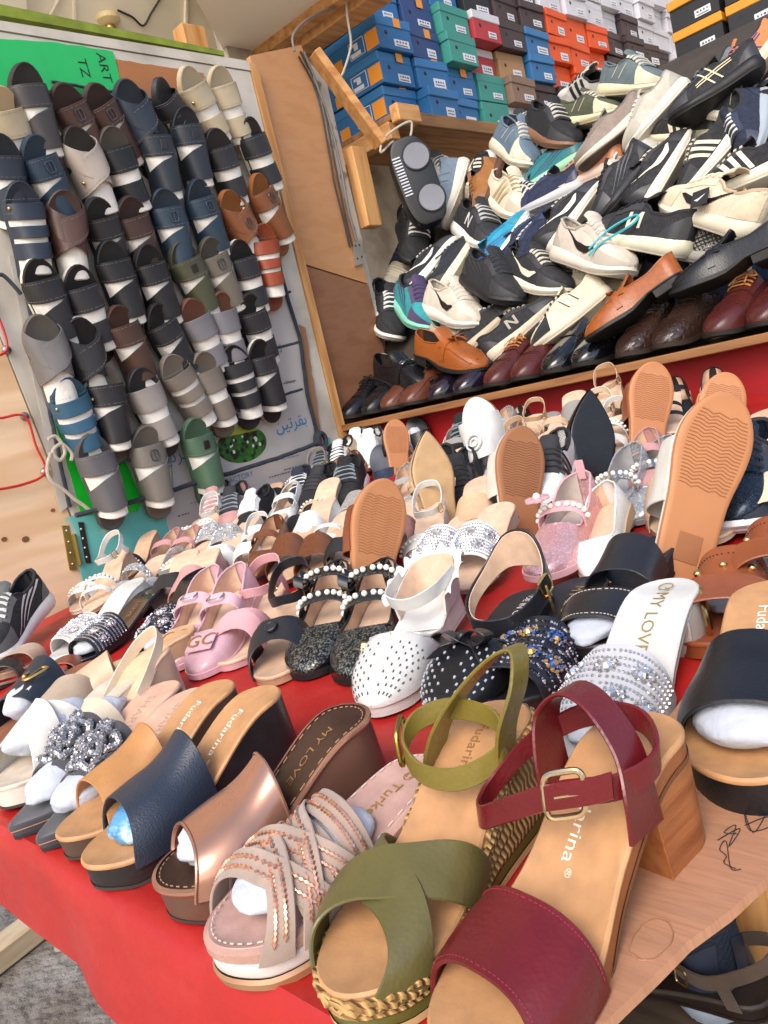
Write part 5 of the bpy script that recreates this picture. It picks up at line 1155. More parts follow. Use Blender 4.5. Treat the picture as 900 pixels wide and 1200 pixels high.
p = V((-.044, .05, z+.026)); obj('buckle', buckle(MB(), p, (.2, 1, -.3), (0, .3, 1), .02, .022, .0016), GOLD, t); obj('charm', MB().tube([p, p+V((-.003, .004, -.02)), p+V((-.003, .005, -.034))], .002, 5), GOLD, t)
m_ = place2((440, 848), (512, 665), .02, .06, .25, .25)
t, ol, zf, u = closed_toe('white perforated closed toe sandal with a ruffled heel and gold chain', m_, WHM, WHM, WHM, tcol=WHM)
z = zf(.08); hw = crom([(-.034, .08, z+.0), (-.034, .03, z), (-.02, .004, z), (.02, .004, z), (.034, .03, z), (.034, .08, z+.0)], 6)
hp = [.02, .05, .075, .075, .05, .02]; hf = lambda q: .016+.024*sin(PI*q)
mb = MB(); mb.shell(lambda a, b: hw[int(round(a*30))]*(1+.1*b)+V((0, -.012*b, hf(a)*b-.004)), 30, 5, .0025); obj('heel_counter', mb, WHM, t)
mb = MB(); mb.shell(lambda a, b: (hw[int(round(a*30))]*(1+.1*b)+V((0, -.012*b, 0)))*.94+V((0, .004, hf(a)*b*.97-.002+.002)), 30, 5, .001); obj('heel_lining', mb, NUDE2, t)
mb = MB(); mb.shell(lambda a, b: hw[int(round(a*30))]*(1.1)+V((0, -.012, hf(a)-.004+.012*b)) + V((.004*b*sin(a*70), .005*b*cos(a*70), 0)), 120, 2, .0012) if False else None
mb = MB()
def rf(a, b):
    i = min(29, int(a*30)); q = hw[i].lerp(hw[i+1], a*30-i)*1.1+V((0, -.012, hf(a)-.003)); n = V((q.x, q.y-.04, 0)).normalized()
    return q+n*(.011*b+.003*b*sin(a*80))+V((0, 0, .004*b+.005*b*sin(a*80+1)))
mb.shell(rf, 150, 3, .0008)
obj('ruffle', mb, cloth('#dcdad6'), t)
pts = crom([(-.036, .03, z+.03), (-.03, .08, z+.03), (0, .1, z+.026), (.034, .085, z+.03), (.038, .03, z+.032)], 6); obj('ankle_strap', MB().ribbon(pts, (0, .1, 1), .016, .0024), WHM, t)
P = [u.p(.62, th if th < PI/2 else PI-th, 1 if th < PI/2 else -1, .003) for th in [lerp(.15, .75, i/12) for i in range(13)]]
mb = MB(); [buckle(mb, p, (1, .3*(i % 2), .2), (0, 1, .5), .007, .005, .0009, 4) for i, p in enumerate(P)]; obj('chain', mb, GOLD, t)
# black glitter mary janes
GLB = glitter('#1e1f24', '#8d8f86')
for k, (a, b) in enumerate((((362, 800), (408, 690)), ((416, 806), (462, 690)))):
    m_ = place2(a, b, .01, .03, .225, .235)
    t, ol, zf, u = flat(f'black glitter mary jane with pearl straps, the {("left", "right")[k]} shoe of the pair', m_, GLB, NUDE2, .225, strap=BLM, deco='pearl', sole='#131315', lin=BLM, H0=.056, wb=.044, hh=.02)
    mb = MB(); [u.decal(lambda q: (lerp(.74, .995, q), .0), lambda q: (lerp(.7, .995, q), lerp(.5, .42, q)), s, 10, .0014, mb) for s in (1, -1)]; obj('toe_guard', mb, BLP, t)
    f = strap_fn(ol, zf, (.24, .31), (.24, .31), (.064, .06), (0, 0), -.03, .003, .8, .75); band(t, f, BLP, .0022, 18, 3, 'ankle_strap'); pearls(t, [f(lerp(.1, .9, i/9), .5)+up_n(f, lerp(.1, .9, i/9), .5)*.003 for i in range(10)], .0042)
    mb = MB(); c = f(.8, .5)
    for s in (1, -1): mb.ribbon(crom([c, c+V((.004, s*.012, .01)), c+V((.005, s*.02, 0)), c+V((.004, s*.01, -.006)), c], 4), (.7, 0, .5), .014, .0016)
    obj('bow', mb, BLP, t)
# pink pumps with double letter clasp
PKP = smooth_leather('#cfa6b0', .24)
for k, (a, b) in enumerate((((202, 792), (256, 678)), ((234, 800), (287, 676)))):
    m_ = place2(a, b, .014, .055, .225, .235)
    t, ol, zf, u = flat(f'pale pink pump with a gold letter clasp, the {("left", "right")[k]} shoe of the pair', m_, PKP, footbed('#d8b9a0'), .225, strap=PKP, deco='ring', sole='#cfa6b0', H0=.05, hh=.03, sm_=PKP)
    f = lambda x, y: u.p(.8+y/.225, PI/2, 1, .006)+V((x, 0, -.9*x*x*8))
    obj('clasp_plate', MB().box(u.p(.82, PI/2, 1, .0045), (.044, .034, .002), .001, M.Rotation(-.25, 3, 'X')), PKP, t, 0)
    lettering('GC', .034, lambda x, y: u.p(.82, PI/2, 1, .0075)+M.Rotation(-.25, 3, 'X') @ V((-x*.95, -y, 0)), GOLD, t)
# black / pink strap sandals beside them
t, ol, zf, F_ = sandal2('nude sandal with black crossed toe straps, button and loose velcro ankle strap', place2((322, 808), (352, 686), .012, .05, .23, .24), NUDE, footbed('#b08a6c'), leather('#1f2126', .4), 'cross', .045, .014, deco='button')
sandal2('nude sandal with pink perforated crossed straps behind the black strap sandal', place2((268, 790), (322, 680), .012, .05, .23, .24), NUDE2, PINKM, leather('#cf9ba0', .4), 'cross', .045, .014)
# jewelled slides
slide('black slide with large clear rosette stones, left of the blue stone pair', place2((82, 788), (188, 684), .012, .04, .24, .25), BLP, BLM, BLM, .04, .013, (.54, .86), (.036, .028), (-.02, -.02), True, 'MY LOVE', GOLD, gems=(GEMD, SG[1]), seed=6, pad='white tissue padding under the black slide with clear rosettes')
slide('black slide with blue and white rosette stones left of the pink pumps', place2((172, 780), (240, 664), .012, .05, .24, .25), BLP, BLM, BLM, .05, .013, (.56, .88), (.036, .028), (-.02, -.02), True, 'MY LOVE', GOLD, gems=(BGM[0], SG[1]), seed=7, pad='white tissue padding under the blue stone slide')
slide('white slide with clear stones seen from the side at the left', place2((64, 782), (165, 676), .014, .05, .24, .25), WHM, WHM, WHM, .05, .014, (.58, .9), (.036, .028), (-.02, -.02), False, None, None, gems=SG, seed=8)
slide('pinkish brown slide with a braided rope strap at the left edge', place2((2, 800), (82, 742), .012, .03, .24, .24), footbed('#a5806a'), suede('#8f6f5e'), suede('#a98d78'), .03, .014, (.6, .8), (.034, .028), (-.02, -.02))
slide('rust insole slide half hidden behind the flesh coloured slide', place2((60, 812), (116, 776), .01, .02, .24, .22), footbed('#9a5638'), smooth_leather('#84442c'), smooth_leather('#84442c'), .02, .012, (.6, .84))
slide('black slide with a brown insole lying flat at the far left', place2((-10, 815), (40, 780), .01, .02, .24, .23), footbed('#8d7a66'), BLM, BLM, .02, .012, (.6, .84))
sneaker('black and grey child trainer with a velcro strap at the left edge', place2((-12, 790), (56, 704), 0, 0.01, .285, .25), '#2a2b2e', '#d8d8d6', '#c7c9c4', 'runner', group=G2, over='#55585a')
sandal2('wine red ankle strap sandal with a wooden heel by the brass hinge', place2((96, 690), (172, 640), .012, .09, .24, .24), TANF, wd, wine, 'toe', .09, .02, .24)
# right side
slide('black two strap slide with a padded black insole beside the pink flower shoe', place2((690, 780), (768, 618), .016, .04, .24, .25), BLM, rubber('#17181a'), BLM, .03, .018, (.68, .9), (.03, .026), (0, 0), two=True, A2=(.30, .54), pad='white tissue padding between the straps of the black two strap slide', txt='My Lo', tc=mat('#a9a9a9', .4, name='print'), stc=THREAD, wb=.05)
RUST = smooth_leather('#8a4a2a', .36)
for k, (a, b) in enumerate((((846, 778), (868, 636)), ((915, 720), (915, 606)))):
    t, ol, zf, f = slide(f'rust brown wide slide with studs and punched holes, the {("nearer", "farther")[k]} one of the pair', place2(a, b, .018, .045, .24, .25), footbed('#8f4a2c'), RUST, RUST, .04, .018, (.32, .64), (.034, .034), (0, 0), two=True, A2=(.70, .9), wb=.058, pad=f'white tissue padding in the {("nearer", "farther")[k]} rust brown slide', stc=None)
    mb = MB(); 
    for i in range(26):
        for v in (.2, .8): p = f(lerp(.1, .9, i/25), v); n = up_n(f, lerp(.1, .9, i/25), v); mb.sphere(p, .0012, 5, 3)
    obj('punched_holes', mb, INK, t); mb = MB(); [mb.sphere(f(u_, .5)+up_n(f, u_, .5)*.001, .0045, 8, 6) for u_ in (.3, .5, .7)]; obj('studs', mb, GOLD, t)
m_ = place2((640, 712), (694, 598), .01, .05, .225, .22)
PKG = glitter('#d8a2a6', '#ecd0d2'); t, ol, zf, u = flat('pink glitter girl shoe with a leather flower and pearl straps', lift(m_, .03), PKG, footbed('#b9aca4'), .225, strap=PINKM, deco='pearl', sole='#cf9fa4', lin=PINKM, H0=.062, hh=.02, tc=.58)
c = u.p(.5, 1.25, 1, .03)
for k in range(6): obj('petal', MB().sphere(c+V((.011*cos(k*1.047), .011*sin(k*1.047), 0)), .0085, 8, 5, (1, 1, .35)), PINKM, t)
pearls(t, [c+V((0, 0, .004))], .0055, 'flower_pearl'); obj('pull_tab', MB().box((0, .002, .085), (.014, .003, .03), .001), PINKM, t)
SILG = glitter('#a9acb0', '#e2e3e6')
for k, (a, b) in enumerate((((700, 640), (752, 548)), ((745, 620), (790, 540)))):
    flat(f'silver glitter girl shoe with pearl straps, the {("left", "right")[k]} one of the pair', place2(a, b, .01, .03, .225, .21), SILG, footbed('#a4a4a4'), .225, strap=SILVER, deco='pearl', sole='#8d8f93', H0=.058, hh=.02)
sneaker('dark navy glitter slip-on at the right edge', place2((865, 640), (905, 560), 0, 0, .285, .25), '#1f2733', '#d9dade', '#1f2733', 'plain', group=G2, um=glitter('#1d2632', '#3c4a5c'))
# ---------------------------------------------------------------- shoes propped up on their heels, soles to the viewer
G3 = 'shoes propped upright among the rows'
PROPS = []
def stand(bot, top, L, L0, yaw=0, lean=.12, face='sole'):
    PROPS.append((bot, top, L*F/math.hypot(bot[0]-top[0], bot[1]-top[1])))
    pl = math.hypot(bot[0]-top[0], bot[1]-top[1]); d = L/pl
    a = CAM+ray(*bot)*d; b = CAM+ray(*top)*d*(1+lean*L); f = (a-CAM).normalized()
    return fr(a, b, f if face == 'sole' else -f, yaw, L/L0)
def sole_lines(t, ol, zb, m, y0, y1, n, w=.8):
    mb = MB()
    for i in range(n):
        y = lerp(y0, y1, i/(n-1)); q = y/ol.L; h = ol.w(q)*w
        mb.tube([V((ol.c(q)+h*s, y+.002*sin(s*9), zb(q)-.0002)) for s in [lerp(-1, 1, j/8) for j in range(9)]], .0008, 4)
    return obj('tread', mb, m, t)
TS = rubber('#b57b50'); TSD = rubber('#9a643e'); TS2 = rubber('#9b6844')
def propped(label, mtx, solem, strapm, ins, L=.24, A=(.5, .8), H=(.06, .045), tread=TSD, pad=None, side=None, wb=.045, k=0, two=None, treadn=22):
    t = thing('propped_slide', label, 'sandal', mtx, G3); ol = OL(L, wb, .033, .035, rt=.26, bend=.004); zf = lambda q: .018; zb = const(0)
    obj('outsole', sole_mb(ol, [(.0015, zb), (-.001, add(zb, .002)), (-.001, const(.008))], False, True, n=28), solem, t)
    obj('midsole', sole_mb(ol, [(-.0002, const(.0078)), (-.0002, const(.014))], False, False, n=28), side or solem, t)
    obj('insole', sole_mb(ol, [(0, const(.0138)), (.002, zf)], True, False, .002, n=28), ins, t)
    f = strap_fn(ol, zf, A, A, H, (-.02, -.02), .008, .003, .8, .75); band(t, f, strapm, .0024, 24, 6)
    if two: f2 = strap_fn(ol, zf, two, two, (.06, .055), (0, 0), .008, .003, .8, .75); band(t, f2, strapm, .0024, 24, 4)
    sole_lines(t, ol, zb, tread, L*.5, L*.88, treadn); obj('heel_pad', MB().box((ol.c(.2), L*.2, -.0003), (.03, .034, .0012), .0004), tread, t, 0)
    if pad: tissue(pad, mtx, (0, L*.6, .035), (.032, .06, .022), 40+k)
    return t
propped('tan soled slide propped upright with a chestnut strap, left of the beige pointed mule', stand((432, 740), (452, 558), .235, .24, 24), TS, smooth_leather('#84482c', .35), NUDE, k=1)
propped('white slide with a big tan ribbed sole propped upright, tallest one at the right', stand((795, 690), (858, 452), .25, .24, 26), TS, smooth_leather('#d8d6cd', .4), NUDE, side=FOAM, k=2, H=(.075, .06), A=(.4, .72))
propped('chestnut strapped slide with a tan ribbed sole upright by the black pointed shoe', stand((758, 560), (768, 416), .235, .24, 24), TS, smooth_leather('#8a4c2e', .35), NUDE, k=3)
propped('tan ribbed sole propped upright behind the tall white slide', stand((838, 570), (852, 428), .235, .24, 14), TS, smooth_leather('#b98040', .4), NUDE, k=4, pad='white tissue padding in the slide behind the tall white slide')
propped('brown zigzag sole propped upright with white straps and woven trim', stand((612, 665), (612, 494), .235, .24, 30), TS2, smooth_leather('#d6d2c8', .4), footbed('#cfc6b8'), k=5, two=(.28, .44), pad='white tissue padding in the zigzag soled sandal', tread=rubber('#7f5232'), side=FOAM)
propped('small tan sole propped upright at the far back beside the black rimmed slide', stand((472, 570), (462, 486), .2, .24, 20), TS, BLM, NUDE, k=6)
def point_flat(label, mtx, m, solem, strap):
    t = thing('pointed_flat', label, 'flat shoe', mtx, G3); L = .25; ol = OL(L, .056, .034, .04, rt=.5, pw=1.5, bend=.004); zf = const(.006); zb = const(0)
    obj('outsole', sole_mb(ol, [(.004, zb), (.0025, add(zb, .001)), (.002, const(.006))], True, True, n=28), solem, t)
    Hh = prof((0, .05), (.5, .055), (.7, .046), (.85, .034), (1, .02)); cut = prof((0, .045), (.2, .03), (.42, .02), (.52, .04), (.58, .2), (1, .3)); u = UP(ol, const(.003), Hh, cut, .5, .85, 0); obj('upper', u.mesh(), m, t); obj('lining', u.mesh(-.002, 16, 4, .01, .6), NUDE2, t)
    f = strap_fn(ol, zf, (.5, .57), (.5, .57), (.061, .058), (0, 0), 0, .003, .7, .75); band(t, f, strap, .0022, 20, 3, 'strap'); f = strap_fn(ol, zf, (.545, .57), (.545, .57), (.064, .062), (0, 0), 0, .004, .7, .75); band(t, f, strap, .0022, 20, 3, 'strap')
    return t
point_flat('beige pointed mule propped upright, tip up, in the middle of the rows', stand((526, 640), (498, 500), .21, .25, 24), smooth_leather('#cdb08c', .35), smooth_leather('#b9976d', .5), smooth_leather('#cdb08c', .35))
point_flat('black pointed flat propped upright, tip up, right of the zigzag sole', stand((706, 606), (690, 450), .24, .25, 30), BLM, smooth_leather('#1d1c1d', .3), BLM)
def upr(label, m_, ins, sidem, strapm, A, H, pad=None, k=0, ring=None):
    t = thing('propped_slide', label, 'sandal', m_, G3); ol = OL(.24, .045, .033, .035, rt=.26, bend=.004); zf = const(.016)
    platform(t, ol, zf, const(0), ins, sidem, sidem, n=26); f = strap_fn(ol, zf, A, A, H, (-.02, -.03), .008, .003, .8, .75); band(t, f, strapm, .0024, 24, 6)
    if ring: p = f(.5, .4); n = up_n(f, .5, .4); r = n.to_track_quat('Z', 'Y').to_matrix(); mb = MB(); mb.tube([p+n*.003+r @ V((.017*cos(i*.2618), .017*sin(i*.2618), 0)) for i in range(24)], .003, 6, True); mb.tube([p+n*.003+r @ V((.008*cos(i*.2618), .008*sin(i*.2618), 0)) for i in range(24)], .0022, 6, True); obj('ring_clasp', mb, strapm, t)
    if pad: tissue(pad, m_, (0, .14, .035), (.03, .05, .018), 50+k)
    return t
upr('white mule with a round white clasp propped upright behind the zigzag sole', stand((596, 590), (556, 462), .23, .24, -28, face='top'), WHM, TS, WHM, (.42, .8), (.06, .04), 'white tissue padding in the white mule with the round clasp', 1, True)
upr('navy slide propped upright behind the tan soled slide', stand((462, 600), (444, 518), .2, .24, -15, face='top'), leather('#1f2a42', .45), BLM, suede('#26324a'), (.3, .6), (.055, .045))
upr('black slide with a yellowish rim propped upright behind the beige pointed mule', stand((505, 560), (484, 484), .2, .24, -20, face='top'), BLM, smooth_leather('#6d6a3a', .4), BLM, (.4, .7), (.05, .04), 'white tissue padding in the black rimmed slide', 2)
upr('black court shoe stuffed with tissue standing at the right edge under the shelf', stand((905, 520), (893, 408), .24, .24, -20, face='top'), BLM, BLM, BLM, (.1, .6), (.06, .05), 'white tissue padding in the black court shoe at the right edge', 3)
# ---------------------------------------------------------------- rows further back
rng = random.Random(77)
PALB = [('beige', '#c4a585', NUDE2), ('white', '#d9d7d2', NUDE2), ('black', '#19191c', NUDE), ('pale pink', '#cfa3a3', NUDE2), ('silver', None, NUDE2), ('brown', '#6b412a', NUDE), ('cream', '#d3c6ae', NUDE2), ('navy', '#222a3a', NUDE), ('white', '#d8d8d4', NUDE2), ('black', '#1b1b1d', NUDE2), ('rose', '#b98a88', NUDE2), ('grey', '#8b8782', NUDE2), ('white', '#d2d1cc', NUDE2), ('black', '#202023', NUDE2), ('silver', None, NUDE2)]
kinds = [('slide', 'slide'), ('sandal', 'strappy sandal'), ('sandal', 'strappy sandal'), ('flat', 'flat pump'), ('sandal', 'sandal with pearls'), ('slide', 'stone set slide'), ('sandal', 'crossed strap sandal'), ('flat', 'pointed flat'), ('sneak', 'low trainer')]
AVOID = [(o.matrix_world.translation.x, o.matrix_world.translation.y) for o in SC.objects if o.get('group') in (G3,)]
rowdefs = [(.80, -1.86, -1.36), (.93, -1.9, -.33), (1.06, -1.88, -.42), (1.19, -1.9, -.44), (1.32, -1.88, -.36), (1.45, -1.9, -.36), (1.58, -1.88, -.36), (1.70, -1.86, -.36)]
for ri, (yy, xa, xb) in enumerate(rowdefs):
    x = xa; ci = 0; last = None
    while x < xb:
        cn, cc, ins = rng.choice(PALB); kd, kn_ = rng.choice(kinds)
        if ri >= 4 and x < -1.3 and rng.random() < .2: kd, kn_ = 'sneak', 'low trainer'; cn, cc = rng.choice([('white', '#dcdcda'), ('black', '#1b1b1e'), ('beige', '#cbb496')])
        if kd == 'sneak' and (cc is None or ri < 3): kd, kn_ = 'sandal', 'strappy sandal'
        two = rng.random() < .5
        ang = math.radians(lerp(34, 12, (x+1.9)/1.5)+rng.uniform(-9, 9))
        cm = (leather(cc, .42) if rng.random() < .6 else smooth_leather(cc, .3)) if cc else (SILG if rng.random() < .5 else glitter('#b9b4ae', '#e6e2dc'))
        for pair in range(2 if two else 1):
            y_ = yy+rng.uniform(-.02, .02); d = V((sin(ang), -cos(ang), 0)); d.z = d.y*.13
            rz_ = rng.uniform(.02, .06); base = V((x, y_+.1, tz(y_+.1)+.004+rz_)); d.z -= rz_/.23; up = (NT+V((rng.uniform(-.16, .16), 0, 0))).normalized()
            sc = rng.uniform(.82, .95); mm = fr(base, base+d, up, 0, sc)
            q_ = base+d*.11+NT*.03-CAM; dep = q_.dot(FW); qx, qy = CX+F*q_.dot(RT)/dep, CY+F*q_.dot(DN)/dep
            if any(dep < D_+.05 and abs(qx-(b_[0]+t_[0])/2) < 38*1.5/max(D_, .8) and t_[1]-30 < qy < b_[1]-14 for b_, t_, D_ in PROPS): x += .086; ci += 1; continue
            lb = f'{cn} {kn_}, {ORD[min(ci, 23)]} from the left in the {ORD[ri+2]} table row'
            hh = rng.choice([.015, .02, .03, .045]); sd = suede('#a5866a') if rng.random() < .5 else cm
            if kd == 'slide': slide(lb, mm, ins, sd, cm, hh, .013, (.52, .82), (.05, .036), (-.02, -.02), gems=SG if 'stone' in kn_ and ri < 4 else None, seed=ci, L=.235)
            elif kd == 'sandal': sandal2(lb, mm, ins, sd, cm, 'cross' if 'cross' in kn_ else rng.choice(['toe', 'two', 'thin', 'wide']), hh, .012, .23, rng.random() < .5, 'pearl' if 'pearl' in kn_ else ('gem' if cc is None else None), seed=ci)
            elif kd == 'flat': flat(lb, mm, cm, ins, .225, 'point' if 'point' in kn_ else 'round', strap=cm if rng.random() < .4 else None, sole=rng.choice(['#2a2522', '#b59a7c', '#cfc6b8']), hh=.014)
            else: sneaker(lb, fr(base, base+d, up, 0, sc*.86), cc, '#dededa', rng.choice(['#1c1c1f', '#d8d8d6', '#7d8a94']), rng.choice(['stripes', 'runner', 'letter', 'plain']), group=G2, lining='#222226', over=rng.choice([None, '#c9c9c9', '#2a2a2e']))
            x += .079; ci += 1
        x += rng.uniform(.004, .02)
# lower shelf: dark shoes under the plywood
def low(px, py, dx, dy, fn, z=.335):
    p = hit(px, py, (0, 0, z), V((0, 0, 1))); return fr(p, p+V((dx, dy, 0)), V((0, 0, 1)), 0, 1)
G4 = 'shoes on the low shelf under the table'
sneaker('black trainer with a white sole on the low shelf under the plywood', low(905, 1128, -.9, .25, 0), '#17181b', '#cfd3dc', '#25272c', 'plain', group=G4)
sneaker('navy trainer with a grey sole on the low shelf, lowest in view', low(868, 1205, -.8, .5, 0), '#1a2233', '#9aa7b8', '#1a2233', 'plain', group=G4)
sandal2('brown strap sandal with a buckle on the low shelf', low(912, 1185, -.8, -.1, 0, .36), footbed('#2f2620'), smooth_leather('#211815'), suede('#4a3a2e'), 'cross', .02, .012, group=G4)
sneaker('black and pale grey trainer at the back of the low shelf', low(935, 1080, -.9, .3, 0), '#1d1f24', '#b9c0cc', '#a9b4c4', 'runner', group=G4)
# ---------------------------------------------------------------- dress shoes on the plank
def shelf(tx, ty, hx, hy, y0=1.80, z=.973):
    a = hit(tx, ty, (0, y0, 0), V((0, 1, 0))); return a
def fplace(px, ang, y0=1.80, z=.976, L=.3, up=(0, 0, 1)):
    """toe at the plank edge under pixel column px; ang: toe swing towards +x in degrees"""
    py = 495-(px-396)*.2185; a = hit(px, py, (0, y0, 0), V((0, 1, 0))); a.z = z; ang -= 12; d = V((sin(math.radians(ang)), -cos(math.radians(ang)), -.14)).normalized(); return fr(a-d*L, a, V((0, -.1, 1)), 0, L/.285)
lb = lambda c: smooth_leather(c, .28)
BURG = lb('#4a1f1c'); DBR = lb('#3b2720'); BLF = lb('#141417'); CHEST = lb('#5e3626'); PATB = patent('#0d0d10'); PATP = patent('#1b1220'); CROC = mat('#33231c', .22, bump=('edge', 70, .9, .004), coat=.3, name='croc_leather'); TANW = mat('#96501f', .36, bump=('weave', 150, .7, .002), var=.16, vs=60, name='woven_tan_leather')
for px, m, st, ds, lc, ang in ((402, BLF, 'lace', 'black laced dress shoe, leftmost on the plank', '#111', 8), (428, BLF, 'lace', 'black laced dress shoe, second from the left on the plank', '#111', 8), (450, CHEST, 'loafer', 'chestnut loafer, left one of the pair on the plank', 0, 6), (474, CHEST, 'loafer', 'chestnut loafer, right one of the pair on the plank', 0, 6),
    (506, PATP, 'loafer', 'plum patent loafer, left one of the pair', 0, 4), (536, PATP, 'loafer', 'plum patent loafer, right one of the pair', 0, 4), (572, BURG, 'lace', 'oxblood dress shoe with tan laces, left one at mid plank', '#b5793f', 2), (604, BURG, 'lace', 'oxblood dress shoe with tan laces, right one at mid plank', '#b5793f', 2),
    (640, PATB, 'loafer', 'black patent shoe, left one of the pair', 0, 0), (676, PATB, 'loafer', 'black patent shoe, right one of the pair', 0, 0), (728, CROC, 'lace', 'dark brown croc shoe, left one of the pair', '#2c1d16', -3), (772, CROC, 'lace', 'dark brown croc shoe, right one of the pair', '#2c1d16', -3), (832, BURG, 'lace', 'oxblood dress shoe with tan laces, left one at the right end', '#b5793f', -6), (884, BURG, 'lace', 'oxblood dress shoe with tan laces, right one at the right end', '#b5793f', -6)):
    formal(ds, fplace(px, ang), m, st, lace=lc or '#222', sole='#1a1716' if m is not CROC else '#2c211a', orn=None, heel=.022)
# ---------------------------------------------------------------- trainers heaped on the slope
US = V((0, .65, .75)).normalized()
def hp(px, py, off): return hit(px, py, HP+HN*off, HN)
def hm(hx, hy, tx, ty, u='u', k=.45, off=.06, L0=.285, Lr=None):
    a, b = hp(hx, hy, off), hp(tx, ty, off); dx, dy = tx-hx, ty-hy; n = (dy, -dx)
    if (u == 'u' and n[1] > 0) or (u == 'd' and n[1] < 0) or (u == 'l' and n[0] > 0) or (u == 'r' and n[0] < 0): n = (-n[0], -n[1])
    up = (hp(hx+n[0], hy+n[1], off)-a).normalized()+HN*k; L = (b-a).length; L2 = max(.25, min(.315, L)) if not Lr else Lr
    d = (b-a).normalized(); c = (a+b)/2; up = up.normalized(); return fr(c-d*L2/2-up*.03, c+d*L2/2-up*.03, up, 0, L2/L0)
K, Wt = '#26272b', '#e4e2da'; CR = '#d8cfba'
